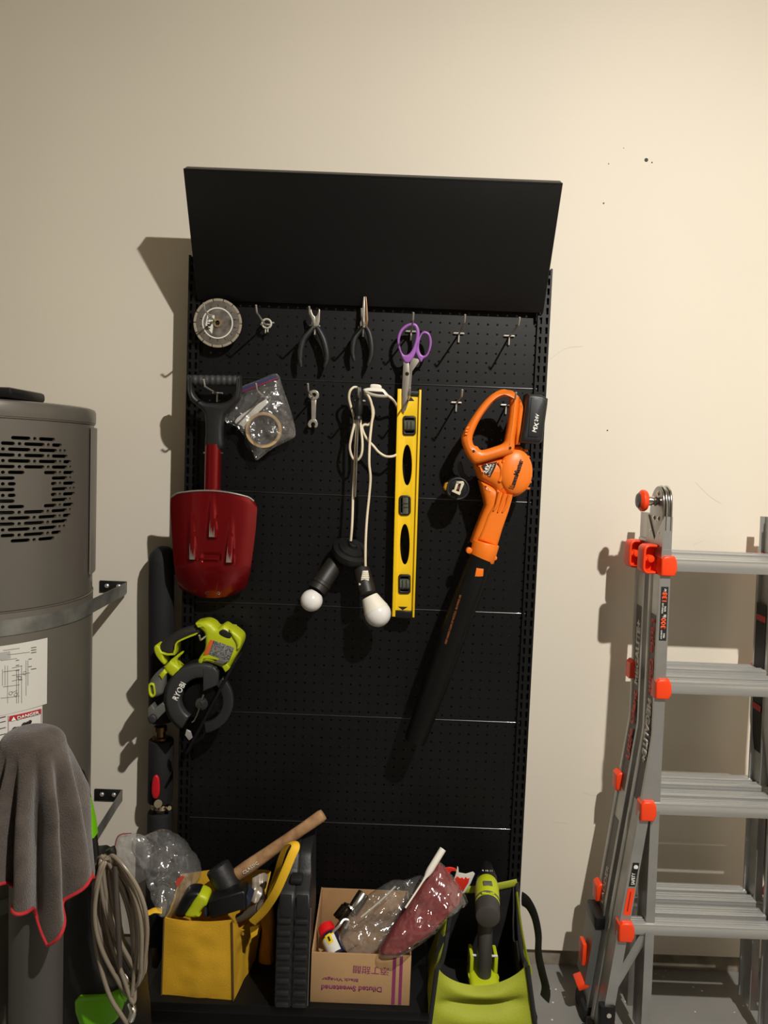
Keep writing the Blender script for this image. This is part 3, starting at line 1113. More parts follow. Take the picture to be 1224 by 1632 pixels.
# --- tape measure on its holder
t = thing('tape_measure', 'round black tape measure hanging half behind the orange leaf blower', 'tape measure', P(730, 800, .15))
c = P(729.5, 779, .175)
u_ = unit(730, 779, .175)
add('case', shape(BM(), [(19.5 * u_ * math.cos(a) * (1.0 if math.sin(a) > -.6 else 1.0), 19 * u_ * math.sin(a)) for a in [2 * math.pi * k / 36 for k in range(36)]], [], .042, .008,
    lambda u, v, w: Vector((c.x + u, c.y + .018 - w, c.z + v))), BLACKP, t)
bm = BM()
tube(bm, [c + Vector((16.5 * u_ * math.cos(a), -.003, 16.5 * u_ * math.sin(a))) for a in [2 * math.pi * k / 30 for k in range(30)]], .003, 8, closed=True)
add('rubber_rim', bm, RUBBER, t)
bm = BM()
for q in ([(392, 902), (412, 842), (430, 842), (410, 902)], [(430, 912), (448, 850), (470, 852), (440, 922)], [(412, 836), (462, 832), (472, 850), (410, 850)], [(384, 896), (446, 918), (436, 938), (376, 910)]):
    plate(bm, Z5(q), .199, .002, bev=.0004)
add('label_frame', bm, M('tape_label_white', (205, 196, 170), .5), t)
add('label_mark', plate(BM(), Z5([(414, 874), (436, 872), (432, 896), (410, 896)]), .1985, .002, bev=.0003), M('tape_label_red', (110, 40, 30), .5), t)
add('belt_clip', plate(BM(), Z5([(424, 690), (450, 684), (462, 720), (470, 770), (500, 800), (540, 806), (520, 830), (480, 832), (440, 790), (420, 740)]), .150, .012, bev=.003), GREYP, t)
add('yellow_nose', plate(BM(), Z5([(316, 880), (328, 850), (352, 838), (350, 900), (326, 905)]), .178, .030, bev=.006), M('tape_yellow', (190, 140, 30), .45), t)

# --- orange leaf blower
D = .185
t = thing('leaf_blower', 'orange cordless leaf blower with long black tube hanging nozzle down on the panels', 'leaf blower', P(740, 900, D))
hout = spl2(Z5([(762, 140), (810, 148), (872, 180), (890, 215), (884, 300), (872, 420), (858, 520), (852, 600), (830, 632), (740, 655), (640, 685), (560, 704), (525, 680), (490, 625), (468, 570), (456, 520), (462, 480), (490, 425), (530, 360), (585, 280), (640, 215), (700, 165)]), 3)
hin = spl2(Z5([(806, 192), (822, 210), (818, 300), (806, 400), (790, 490), (772, 545), (700, 575), (606, 600), (575, 572), (548, 562), (536, 520), (548, 465), (590, 375), (640, 300), (700, 232), (760, 198)]), 3)
add('handle', plate(BM(), hout, D + .030, .044, [hin], bev=.014), ORANGE, t)
add('battery_mount', plate(BM(), Z5([(882, 196), (904, 236), (922, 292), (914, 380), (900, 470), (892, 560), (858, 560), (866, 420), (878, 300)]), D + .022, .040, bev=.006), ORANGE, t)
bm = BM()
for q in (Z5([(478, 440), (496, 420), (514, 428), (500, 448)]), Z5([(472, 460), (484, 444), (506, 452), (494, 470)]), Z5([(470, 482), (478, 468), (500, 474), (492, 490)])):
    plate(bm, q, D + .0325, .006, bev=.002)
add('grip_rib', bm, ORANGE, t)
bm = BM()
for q in ((541, 607), (815, 583)):
    p = P(*Z5([q])[0], D + .0302)
    lathe(bm, [(.0034, 0), (.0034, .0012), (.002, .0012)], p - Vector((0, .0, 0)), (0, -1, 0), 12)
add('screw', bm, M('screw_dark', (60, 36, 18), .5, .5), t)
# motor housing: domed fan casing
mc = P(*Z5([(800, 745)])[0], D)
u_ = unit(805, 750, D)
body = spl2(Z5([(855, 575), (905, 572), (930, 602), (945, 640), (962, 690), (974, 760), (966, 830), (948, 890), (900, 938), (840, 955), (780, 950), (720, 930), (690, 880), (640, 850), (592, 820), (572, 760), (560, 706), (640, 685), (740, 655), (830, 632)]), 3)
add('fan_housing', plate(BM(), body, D + .020, .085, bev=.024), ORANGE, t)
dome = add('fan_dome', lathe(BM(), [(36 * u_, -.03), (36 * u_, .014), (35 * u_, .018), (32 * u_, .0215), (27 * u_, .0255), (18 * u_, .0285), (8 * u_, .030), (.0005, .0303)],
    P(*Z5([(848, 765)])[0], D), (.10, -1, .03), 40, sx=.74), ORANGE, t)
bm = BM()
for k in range(7):
    y = 590 + k * 48
    q = [(905 + 46 * math.sin((y - 560) / 400 * 3.0), y), (934 + 50 * math.sin((y - 560) / 400 * 3.0), y + 4), (934 + 50 * math.sin((y - 540) / 400 * 3.0), y + 20), (905 + 46 * math.sin((y - 540) / 400 * 3.0), y + 20)]
    plate(bm, Z5(q), D + .010, .055, bev=.004)
add('intake_rib', bm, ORANGE, t)
bm = BM()
for k, (a, b) in enumerate((([(730, 690), (750, 730), (752, 790), (735, 835)], .0), ([(760, 680), (782, 725), (785, 790), (765, 845)], .0), ([(790, 668), (812, 720), (816, 790), (795, 850)], .0))):
    add('casing_ridge', tube(BM(), pt(Z5(a), D + .020, 5), .0046, 8), ORANGE, t)
bm.free()
# neck
neck = [P(*Z5([(735, 905)])[0], D - .004), P(*Z5([(722, 985)])[0], D - .006), P(*Z5([(700, 1080)])[0], D - .006), P(*Z5([(660, 1200)])[0], D - .006), P(*Z5([(632, 1285)])[0], D - .004)]
un = unit(790, 830, D)
nko = Z5([(588, 828), (650, 850), (705, 880), (760, 930), (840, 950), (832, 985), (800, 1090), (768, 1180), (738, 1270), (718, 1335), (620, 1320), (528, 1298), (552, 1230), (586, 1140), (622, 1050), (634, 1012), (622, 960), (606, 900)])
add('neck', plate(BM(), nko, D + .010, .070, bev=.016), ORANGE, t)
nkc = Z5([(716, 890), (770, 925), (836, 952), (806, 1060), (760, 1190), (720, 1326), (575, 1272), (610, 1200), (650, 1090), (700, 1000)])
add('neck_face', plate(BM(), nkc, D + .016, .030, bev=.007), ORANGE, t)
_nk = Z5([(580, 825), (650, 855), (705, 885), (720, 950), (700, 1010), (655, 1180), (640, 1275), (560, 1275), (530, 1300), (575, 1160), (632, 1015), (610, 930)])
bm = BM()
for a, b in (([(742, 915), (715, 1010), (690, 1055)], 0), ([(780, 925), (750, 1010), (722, 1065)], 0), ([(815, 930), (790, 1010), (757, 1065)], 0)):
    q = pt(Z5(a), D + .018, 5)
    n = len(q)
    add('neck_fin', tube(BM(), q, [.0062 * (1 - .85 * i / (n - 1)) + .001 for i in range(n)], 8), ORANGE, t)
bm.free()
ctr0 = P(*Z5([(634, 1292)])[0], D - .003)
ctr1 = P(*Z5([(598, 1432)])[0], D - .003)
add('collar', cyl(BM(), ctr0, ctr1, 21.6 * un, 20.6 * un, 32, bev=.003), ORANGE, t)
bm = BM()
for q, r in (((506, 1352), .008), ((698, 1408), .006)):
    p = P(*Z5([q])[0], D + .004)
    cyl(bm, p + Vector((0, .012, 0)), p + Vector((0, -.008, 0)), r, seg=14, bev=.002)
cyl(bm, P(*Z5([(500, 1348)])[0], D), P(*Z5([(545, 1362)])[0], D), .006, seg=10)
add('release_knob', bm, ORANGE, t)
tb = pt([(768, 889, D), (757, 915, D), (746, 946, D + .001), (722, 1010, D + .002), (698, 1078, D + .003), (673, 1148, D + .003), (661, 1181, D + .003)], D, 5)
n = len(tb)
rr = [u * un for u in (18.5, 19.2, 20, 20, 19.5, 17.5, 16)]
rads = []
for i in range(n):
    x = i / (n - 1) * 6
    k = min(int(x), 5)
    rads.append(rr[k] + (rr[k + 1] - rr[k]) * (x - k))
bm = BM()
tube(bm, tb, rads, 28, cap=False)
solid(bm, -.002)
add('blower_tube', bm, M('tube_black', (9, 9, 9), .42, spec=.25), t)
add('tube_latch', plate(BM(), Z5([(562, 1484), (616, 1492), (612, 1548), (548, 1552)]), D + .033, .006, bev=.0015), ORANGE, t)
text_px('warning_print', 'KEEP HANDS CLEAR OF NOZZLE - BLOWING AIR', (710, 1026), (734, 948), 3.2, D + .0345, M('print_orange', (150, 82, 30), .6), t)
# battery
bp_ = Z5([(948, 172), (1062, 186), (1104, 212), (1100, 256), (1062, 528), (1036, 552), (894, 540), (905, 470), (916, 420), (932, 300)])
bt = add('battery_pack', plate(BM(), bp_, D + .045, .075, bev=.010), M('battery_black', (24, 25, 27), .45, bump=.05, bscale=200), t)
add('battery_face', plate(BM(), Z5([(972, 205), (1060, 214), (1076, 235), (1040, 490), (1018, 506), (946, 500), (952, 440)]), D + .047, .006, bev=.0025), M('battery_face_black', (30, 31, 33), .4), bt)
text_px('lettering', 'MX', (*Z5([(994, 464)])[0],), (*Z5([(1014, 392)])[0],), 7.2, D + .0472, INKW, bt, bold=.035)
text_px('lettering', '24V', (*Z5([(1008, 386)])[0],), (*Z5([(1021, 328)])[0],), 6.0, D + .0472, INKW, bt, bold=.03)
text_px('lettering', 'LawnMaster', (816, 776.5), (831, 732), 8.4, D + .0318, INK, t, bold=.03)
lb = add('voltage_label', plate(BM(), Z5([(602, 712), (718, 686), (704, 730), (668, 802), (622, 768)]), D + .0215, .003, bev=.0006), M('label_dark', (52, 26, 22), .4), t)
text_px('lettering', '24V', (*Z5([(622, 775)])[0],), (*Z5([(650, 705)])[0],), 5.6, D + .0218, INKW, lb, bold=.03)
text_px('lettering', 'LITHIUM', (*Z5([(655, 792)])[0],), (*Z5([(692, 705)])[0],), 2.4, D + .0218, INKW, lb)
text_px('lettering', 'POWER', (*Z5([(644, 765)])[0],), (*Z5([(672, 705)])[0],), 3.2, D + .0218, INKW, lb, bold=.03)

# --- lime circular saw
D = .150
SAWG = M('saw_guard_grey', (50, 51, 52), .42, bump=.05, bscale=120)
t = thing('circular_saw', 'lime green and black circular saw with grey blade guard hanging at the left upright', 'circular saw', P(315, 1120, D))
cz = (408, 878)


def ring(c, r0, r1, a0, a1, n=28):
    o = [(c[0] + r1 * math.cos(RAD(a0 + (a1 - a0) * k / n)), c[1] - r1 * math.sin(RAD(a0 + (a1 - a0) * k / n))) for k in range(n + 1)]
    return o + [(c[0] + r0 * math.cos(RAD(a1 + (a0 - a1) * k / n)), c[1] - r0 * math.sin(RAD(a1 + (a0 - a1) * k / n))) for k in range(n + 1)]


add('upper_guard', plate(BM(), Z7(ring((405, 866), 112, 192, 62, 238)), D + .034, .050, bev=.008), SAWG, t)
add('guard_rim', plate(BM(), Z7(ring((405, 866), 180, 200, 64, 236)), D + .026, .050, bev=.004), M('guard_rim_dark', (27, 27, 28), .45), t)
add('guard_block', plate(BM(), Z7([(418, 700), (478, 690), (502, 720), (500, 790), (450, 812), (418, 826)]), D + .036, .02, bev=.004), SAWG, t)
add('lower_guard', plate(BM(), Z7(ring(cz, 118, 174, -82, 48)), D + .030, .018, bev=.003), M('lower_guard_grey', (36, 37, 38), .42), t)
add('saw_disc', shape(BM(), [(.0 + (.0495 if k % 2 else .0470) * math.cos(2 * math.pi * k / 64), (.0495 if k % 2 else .0470) * math.sin(2 * math.pi * k / 64)) for k in range(64)], [], .002, .0003,
    lambda u, v, w, q=P(*Z7([cz])[0], D + .012): Vector((q.x + u, q.y - w, q.z + v))), M('dark_blade', (50, 50, 50), .28, .9), t)
p = P(*Z7([(414, 888)])[0], D + .013)
add('arbor_bolt', lathe(BM(), [(.0165, 0), (.0165, .004), (.011, .0045), (.011, .008), (.0075, .008), (.0075, .014), (.003, .014), (.003, .010)], p, (0, -1, 0), 6 * 4), M('arbor_dark', (120, 120, 118), .3, .9), t)
bm = BM()
tube(bm, pt(Z7([(424, 838), (404, 910), (380, 972), (362, 990)]), D + .018, 4), .0035, 8)
add('guard_lever', bm, CHROME, t)
q = Z7([(252, 868), (300, 776)])
a, b = q
text_px('lettering', 'RYOBI', (a[0] + 4, a[1] + 0), (b[0] + 4, b[1] - 0), 9.5, D + .0345, INKW, t, bold=.03)
# shoe, seen along its edge
shoe = Z7([(588, 656), (600, 662), (336, 1162), (322, 1160)])
add('shoe', plate(BM(), shoe, D + .060, .095, bev=.001), M('shoe_black', (30, 30, 31), .35, .5), t)
add('depth_bracket', plate(BM(), Z7([(330, 1030), (352, 1040), (362, 1075), (344, 1090), (322, 1060)]), D + .04, .006, bev=.001), ZINC, t)
# motor housing
mh = spl2(Z7([(372, 462), (398, 450), (436, 446), (470, 462), (494, 486), (528, 468), (560, 486), (602, 512), (627, 540), (622, 582), (588, 650), (556, 706), (528, 704), (500, 690), (440, 668), (388, 676), (398, 640), (424, 600), (428, 540), (420, 505)]), 3)
mb = add('motor_housing', plate(BM(), mh, D + .030, .070, bev=.012), LIME, t)
add('battery_window', plate(BM(), spl2(Z7([(510, 496), (536, 488), (572, 516), (566, 536), (540, 532), (508, 514)]), 3), D + .031, .006, bev=.002), INK, mb)
pl_ = add('rating_label', plate(BM(), Z7([(478, 546), (590, 586), (560, 664), (448, 622)]), D + .0308, .003, bev=.0005), M('rating_label', (40, 40, 40), .5, var=.0, rgb2=(150, 150, 146), vscale=300), mb)
add('warning_label', plate(BM(), Z7([(458, 542), (484, 548), (446, 626), (422, 626)]), D + .0308, .003, bev=.0005), M('warning_orange', (205, 92, 40), .5), mb)
add('battery_latch', plate(BM(), Z7([(522, 690), (548, 672), (566, 700), (540, 722)]), D + .034, .02, bev=.003), LIME, mb)
add('battery_end', plate(BM(), spl2(Z7([(560, 486), (602, 512), (626, 540), (622, 580), (606, 600), (596, 560), (572, 520)]), 3), D + .036, .07, bev=.006), LIME, mb)
add('grey_lever', plate(BM(), Z7([(478, 664), (512, 648), (552, 662), (530, 680), (500, 676)]), D + .036, .012, bev=.003), MIDGREY, mb)
# handle
add('rear_grip', plate(BM(), spl2(Z7([(384, 470), (300, 490), (240, 522), (196, 556), (176, 590), (182, 616), (232, 634), (262, 628), (268, 590), (290, 560), (360, 528), (404, 512), (414, 484)]), 3), D + .020, .042, bev=.012), M('grip_black', (34, 32, 30), .6, bump=.25, bscale=250), t)
add('handle_trim', plate(BM(), spl2(Z7([(152, 586), (166, 572), (182, 582), (196, 610), (254, 618), (266, 566), (300, 540), (380, 508), (384, 516), (304, 548), (276, 572), (264, 628), (200, 626), (216, 664), (206, 680), (176, 648), (158, 618)]), 2), D + .024, .046, bev=.004), LIME, t)
add('handle_foot', plate(BM(), Z7([(204, 692), (238, 660), (272, 680), (300, 706), (262, 752), (234, 736)]), D + .026, .05, bev=.008), LIME, t)
add('trigger', plate(BM(), spl2(Z7([(240, 660), (262, 640), (300, 612), (308, 620), (276, 654), (288, 690), (268, 700)]), 3), D + .018, .02, bev=.004), LIME, t)
add('front_grip', plate(BM(), spl2(Z7([(126, 772), (150, 738), (178, 712), (206, 706), (216, 730), (212, 770), (204, 812), (196, 842), (170, 858), (140, 862), (120, 838), (118, 800)]), 3), D + .028, .060, bev=.016), MIDGREY, t)
add('grip_insert', plate(BM(), Z7([(176, 736), (206, 704), (222, 726), (196, 762)]), D + .032, .03, bev=.006), LIME, t)
add('grip_loop', plate(BM(), spl2(Z7([(122, 790), (134, 780), (152, 784), (158, 812), (160, 842), (146, 858), (130, 850), (122, 826)]), 3), D + .034, .02, [spl2(Z7([(132, 796), (142, 792), (150, 806), (152, 836), (142, 842), (134, 826)]), 3)], bev=.003), LIME, t)
add('bevel_bracket', plate(BM(), Z7([(120, 914), (142, 894), (156, 920), (200, 884), (214, 896), (216, 930), (160, 988), (130, 1002), (118, 972)]), D + .025, .03, bev=.003), MIDGREY, t)
p = P(*Z7([(148, 968)])[0], D + .028)
add('bevel_knob', lathe(BM(), [(.011, -.01), (.011, .008), (.008, .010), (.003, .010)], p, (0, -1, 0), 20), GREYP, t)

# --- insulated water pipe with valves
FOAM = M('foam_sleeve', (17, 18, 19), .8, bump=.3, bscale=140)
BRASS = M('valve_brass', (128, 104, 66), .35, 1.0, var=.3, vscale=30)
t = thing('water_pipe', 'vertical water pipe in black foam sleeves with brass valves left of the shelving unit', 'pipe', P(257, 1480, .06))
u_ = unit(257, 1100, .06)
dd = .058
R = 19.5 * u_
add('upper_sleeve', tube(BM(), spl([P(268, 905, .012), P(264, 893, .035), P(259, 890, .052), P(257.5, 905, dd), P(257, 1000, dd), P(257, 1148, dd)], 5), R, 24), FOAM, t)
add('upper_fitting', lathe(BM(), [(.012, 0), (.022, 0), (.022, .014), (.014, .016), (.013, .03), (.018, .032), (.018, .045), (.012, .047)], P(256, 1182, dd), P(256, 1150, dd) - P(256, 1182, dd), 6 * 4), BRASS, t)
add('middle_sleeve', cyl(BM(), P(257, 1178, dd), P(255, 1277, dd), R, seg=24, bev=.004), FOAM, t)
add('red_lever', plate(BM(), spl2([(243, 1242), (248, 1236), (253, 1242), (254, 1262), (251, 1272), (245, 1273), (241, 1262)], 3), .112, .010, bev=.004), M('lever_red', (190, 22, 36), .35), t)
bm = BM()
p = P(256, 1284, dd)
lathe(bm, [(.010, -.012), (.024, -.010), (.026, 0), (.020, .010), (.010, .012)], p, (.1, -.15, 1), 20)
cyl(bm, P(252, 1281, dd), P(252, 1281, dd + .05), .011, seg=14)
cyl(bm, P(266, 1287, dd), P(270, 1288, dd + .03), .006, seg=10)
add('lower_valve', bm, M('valve_nickel', (178, 166, 140), .25, 1.0), t)
add('lower_sleeve', cyl(BM(), P(255, 1293, dd), P(250, 1500, dd), R, seg=24, bev=.004), FOAM, t)
add('lower_pipe', cyl(BM(), P(251, 1485, dd), Vector((P(251, 1485, dd).x, -dd, .0)), .014, seg=16), BRASS, t)

# ------------------------------------------------------------------ water heater
HX, HY, HR = -0.985, -0.385, 0.292


def heater_hit(px, py, R=HR):
    r = ray(px, py)
    o = CAM_POS
    a = r.x ** 2 + r.y ** 2
    bx, by = o.x - HX, o.y - HY
    b = 2 * (bx * r.x + by * r.y)
    c_ = bx * bx + by * by - R * R
    t_ = (-b - math.sqrt(max(b * b - 4 * a * c_, 0))) / (2 * a)
    p = o + r * t_
    return math.atan2(p.x - HX, -(p.y - HY)), p.z          # phi: 0 faces the viewer's side (-y), + turns to +x


def hp(phi, z, R=HR):
    return Vector((HX + R * math.sin(phi), HY - R * math.cos(phi), z))


TANK = M('heater_grey', (92, 88, 81), .36, .15, var=.06, vscale=4, coat=.15)
VENTB = M('vent_dark', (6, 6, 6), .9)
t = thing('water_heater', 'tall grey cylindrical water heater with round vent grille at the left edge', 'water heater', (HX, HY, 0))
ztop = P(120, 640, -HY + HR * .55).z
ztop = 1.560
vphi, vz = heater_hit(55, 780)
# jacket with the vent slots cut through
VR, CR, P_ = .118, .042, .0660
pitch_ = .01185
jz0, jz1 = 1.12, 1.523
uw = HR * RAD(175)
holes = []
for k in range(-9, 10):
    v = k * pitch_
    half = math.sqrt(max(VR * VR - v * v, 0)) if abs(v) < VR else 0
    if half < .01:
        continue
    inner = math.sqrt(CR * CR - v * v) if abs(v) < CR else 0
    n0 = int(half / P_) + 2
    for j in range(-n0, n0 + 1):
        off = (P_ / 2 if k % 2 else 0)
        for cx_, hl in ((j * P_ + off, .0235), (j * P_ + off + P_ / 2, .0039)):
            segs = [(cx_ - hl, cx_ + hl)]
            res = []
            for a, b in segs:
                a, b = max(a, -half), min(b, half)
                if b - a < .0076:
                    continue
                if inner:
                    if b <= -inner or a >= inner:
                        res.append((a, b))
                    else:
                        if a < -inner - .0076:
                            res.append((a, -inner))
                        if b > inner + .0076:
                            res.append((inner, b))
                else:
                    res.append((a, b))
            for a, b in res:
                r_ = .0037
                pts = [(b - r_ + r_ * math.cos(RAD(x)), v + r_ * math.sin(RAD(x))) for x in (-90, -45, 0, 45, 90)] + \
                      [(a + r_ + r_ * math.cos(RAD(x)), v + r_ * math.sin(RAD(x))) for x in (90, 135, 180, 225, 270)]
                holes.append(pts)
# structured patch: triangulate the patch around the vent with its holes, then bend
from mathutils.geometry import delaunay_2d_cdt


def bent_patch(u0, u1, v0, v1, holes, R, inward):
    pv, faces = [], []
    nb = 40
    border = [(u0 + (u1 - u0) * i / nb, v0) for i in range(nb)] + [(u1, v0 + (v1 - v0) * i / 12) for i in range(12)] + \
             [(u1 - (u1 - u0) * i / nb, v1) for i in range(nb)] + [(u0, v1 - (v1 - v0) * i / 12) for i in range(12)]
    polys = [border] + holes
    verts = []
    fs = []
    for pl in polys:
        s = len(verts)
        verts += [Vector(p) for p in pl]
        fs.append(list(range(s, s + len(pl))))
    # helper points keep the bend smooth
    for i in range(1, nb):
        for j in range(1, 14):
            q = Vector((u0 + (u1 - u0) * i / nb, v0 + (v1 - v0) * j / 14))
            if q.length > VR + .012 or q.length < CR - .008:
                verts.append(q)
    r = delaunay_2d_cdt(verts, [], fs, 0, 1e-6)
    vco, tri, orig = r[0], r[2], r[5]
    bm = BM()
    bv = [bm.verts.new(hp(vphi + q.x / HR, vz + q.y, R)) for q in vco]
    for f, o in zip(tri, orig):
        if any(k > 0 for k in o) or 0 not in o:
            continue
        try:
            bm.faces.new([bv[i] for i in f])
        except ValueError:
            pass
    loose = [v for v in bm.verts if not v.link_faces]
    bmesh.ops.delete(bm, geom=loose, context='VERTS')
    bmesh.ops.recalc_face_normals(bm, faces=bm.faces)
    return bm


pu = .155
pz = .135
bm = bent_patch(-pu, pu, -pz, pz, holes, HR, 0)
# outward normals, then depth
av = sum((f.normal.dot(Vector((f.calc_center_median().x - HX, f.calc_center_median().y - HY, 0))) for f in bm.faces))
if av < 0:
    bmesh.ops.reverse_faces(bm, faces=bm.faces)
ext = bmesh.ops.extrude_edge_only(bm, edges=[e for e in bm.edges if e.is_boundary])
for v in [g for g in ext['geom'] if isinstance(g, bmesh.types.BMVert)]:
    d_ = Vector((v.co.x - HX, v.co.y - HY, 0)).normalized()
    v.co -= d_ * .006
add('vent_grille', bm, TANK, t, smooth=35)
pu_phi = pu / HR
# upper jacket around the patch
bm = BM()
NZ = [jz0, vz - pz, vz + pz, jz1]


def arc_sheet(bm, ph0, ph1, z0, z1, R=HR, n=40):
    rows = [[bm.verts.new(hp(ph0 + (ph1 - ph0) * i / n, z, R)) for i in range(n + 1)] for z in (z0, z1)]
    for i in range(n):
        bm.faces.new((rows[0][i], rows[0][i + 1], rows[1][i + 1], rows[1][i]))


arc_sheet(bm, vphi - math.pi, vphi + math.pi, jz0 + .004, vz - pz, n=96)
arc_sheet(bm, vphi - math.pi, vphi + math.pi, vz + pz, jz1, n=96)
arc_sheet(bm, vphi + pu_phi, vphi + 2 * math.pi - pu_phi, vz - pz, vz + pz, n=80)
bmesh.ops.remove_doubles(bm, verts=bm.verts, dist=1e-5)
add('upper_jacket', bm, TANK, t)
add('inner_drum', lathe(BM(), [(HR - .045, jz0 + .05), (HR - .045, jz1 - .02)], (HX, HY, 0), (0, 0, 1), 48), VENTB, t)
bm = BM()
for k in range(9):
    z = vz - .10 + k * .025
    a0 = vphi - .4
    tube(bm, [hp(a0 + .8 * i / 12, z, HR - .03) for i in range(13)], .0012, 5)
add('fin_coil', bm, M('coil_metal', (120, 118, 112), .4, 1.0), t)
add('top_cap', lathe(BM(), [(HR + .004, jz1 + .003), (HR + .0045, jz1 + .010), (HR + .0045, ztop - .010), (HR + .001, ztop - .003), (HR - .006, ztop), (.001, ztop + .004)], (HX, HY, 0), (0, 0, 1), 96), TANK, t)
add('tank_shell', lathe(BM(), [(HR - .008, .0), (HR + .002, .0), (HR + .002, jz0 - .004), (HR, jz0 + .002), (HR - .004, jz0 + .004)], (HX, HY, 0), (0, 0, 1), 96), TANK, t)
add('seam_bead', tube(BM(), [hp(2 * math.pi * k / 96, jz1 + .001, HR + .001) for k in range(96)], .0022, 6, closed=True), TANK, t)
add('seam_bead', tube(BM(), [hp(2 * math.pi * k / 96, jz0 + .001, HR + .0015) for k in range(96)], .0016, 6, closed=True), TANK, t)
# raised lighter strip: the wall's reflection on the jacket put into its colour
bm = BM()
ph0, ph1 = RAD(95), RAD(126)
arc_sheet(bm, ph0, ph1, 1.17, 1.515, HR + .0035, 12)
bmesh.ops.recalc_face_normals(bm, faces=bm.faces)
solid(bm, .0035)
add('reflection_strip', bm, M('heater_reflection', (108, 103, 95), .4), t)
p = P(10, 633, -HY + .10)
add('top_tray', box(BM(), (p.x - .06, -(-HY + .12), ztop + .014), (.24, .16, .022), bev=.008), BLACKP, t)
# wiring diagram sheet and warning sheet on the jacket
def patch(name, pxs, mat, R, parent, n=16, th=.0006):
    c4 = [heater_hit(*p) for p in pxs]          # TL TR BR BL
    bm = BM()

    def f(u, v):
        a = [c4[0][i] * (1 - u) * (1 - v) + c4[1][i] * u * (1 - v) + c4[2][i] * u * v + c4[3][i] * (1 - u) * v for i in (0, 1)]
        return hp(a[0], a[1], R)
    grid(bm, n, 5, f)
    bmesh.ops.recalc_face_normals(bm, faces=bm.faces)
    o = add(name, bm, mat, parent)
    return o


wd = patch('wiring_sheet', [(-60, 1036), (74, 1016), (73, 1121), (-60, 1150)], M('diagram_paper', (205, 203, 196), .45), HR + .0032, t, 24)
GL = M('diagram_ink', (96, 96, 94), .6)
random.seed(3)


def hline(bm, px0, px1, y0, y1, w=.0008, R=HR + .004):
    a, b = heater_hit(px0, y0), heater_hit(px1, y1)
    tube(bm, [hp(a[0] + (b[0] - a[0]) * k / 6, a[1] + (b[1] - a[1]) * k / 6, R) for k in range(7)], w / 2, 4, cap=False)


bm = BM()
for y in (1034, 1041, 1050, 1062, 1068, 1074, 1083, 1092, 1101, 1110):
    x0 = random.choice((0, 4, 10, 18))
    x1 = random.choice((26, 30, 34, 46))
    hline(bm, x0, x1, y + 2, y - 2 * x1 / 40)
for x in (3, 7, 11, 25, 28, 33, 40, 43):
    hline(bm, x, x, random.choice((1052, 1060, 1066)), random.choice((1092, 1100, 1108, 1120)))
for x, y in ((24, 1052), (24, 1060), (24, 1068), (25, 1078), (29, 1083), (44, 1050), (44, 1062)):
    hline(bm, x, x + 5, y, y - .7, .0016)
for y in (1032, 1036, 1040, 1066):
    hline(bm, 48, 56, y, y - 1.3, .0018)
for x, y in ((16, 1104), (24, 1106), (30, 1080), (38, 1072)):
    a = heater_hit(x, y)
    tube(bm, [hp(a[0] + .012 * math.cos(q), a[1] + .0036 * math.sin(q), HR + .004) for q in [2 * math.pi * k / 12 for k in range(12)]], .0004, 4, closed=True)
add('diagram_lines', bm, GL, wd)
patch('diagram_box', [(-20, 1042), (15, 1037), (16, 1048), (-20, 1054)], M('diagram_grey', (165, 165, 160), .6), HR + .0040, wd, 6)
dl = patch('danger_sheet', [(-60, 1150), (66, 1124), (66, 1230), (-60, 1256)], M('danger_paper', (208, 205, 200), .45), HR + .0030, t, 24)
patch('danger_banner', [(14, 1140.5), (63, 1129), (63, 1137), (13, 1149)], M('danger_red', (170, 38, 42), .45), HR + .0042, dl, 10)
a, b = heater_hit(25, 1143.5), heater_hit(60, 1134.5)
m_ = hp((a[0] + b[0]) / 2, (a[1] + b[1]) / 2, HR + .0050)
xd = hp(b[0], b[1], HR) - hp(a[0], a[1], HR)
text('lettering', 'DANGER', m_, xd, (0, 0, 1), xd.length, .0075, INKW, dl, bold=.03)
a = heater_hit(20, 1144.5)
bm = BM()
q = hp(a[0], a[1], HR + .0052)
tg = (hp(a[0] + .01, a[1]) - hp(a[0], a[1])).normalized()
vv = [bm.verts.new(q + tg * x + Vector((0, 0, z))) for x, z in ((-.005, -.004), (.005, -.004), (0, .0045))]
bm.faces.new(vv)
add('warning_triangle', bm, INKW, dl, smooth=0)
bm = BM()
for x, y, w in ((22, 1162, .0060), (27, 1160, .0040), (37, 1155, .0062), (46, 1150, .0045), (42, 1152, .0040), (33, 1158, .0030), (20, 1166, .005), (30, 1168, .006), (40, 1162, .006)):
    a = heater_hit(x, y)
    q = hp(a[0], a[1], HR + .0040)
    nrm = Vector((math.sin(a[0]), -math.cos(a[0]), 0))
    lathe(bm, [(w, 0), (w * .8, .0008), (w * .3, .001)], q, nrm, 12)
for y in (1150, 1160, 1170, 1180):
    hline(bm, -2, 8, y + 1, y - 1.5, .0016, HR + .0038)
add('danger_picture', bm, INK, dl)
bm = BM()
hline(bm, 12, 12, 1140, 1200, .001, HR + .004)
hline(bm, 64, 64, 1129, 1190, .001, HR + .004)
hline(bm, -4, 8, 1144, 1141, .0022, HR + .004)
add('sheet_frame', bm, M('frame_purple', (110, 70, 96), .6), dl)

# --- earthquake straps
STRAP = M('galvanized_strap', (140, 140, 136), .42, .6, var=.45, vscale=22)


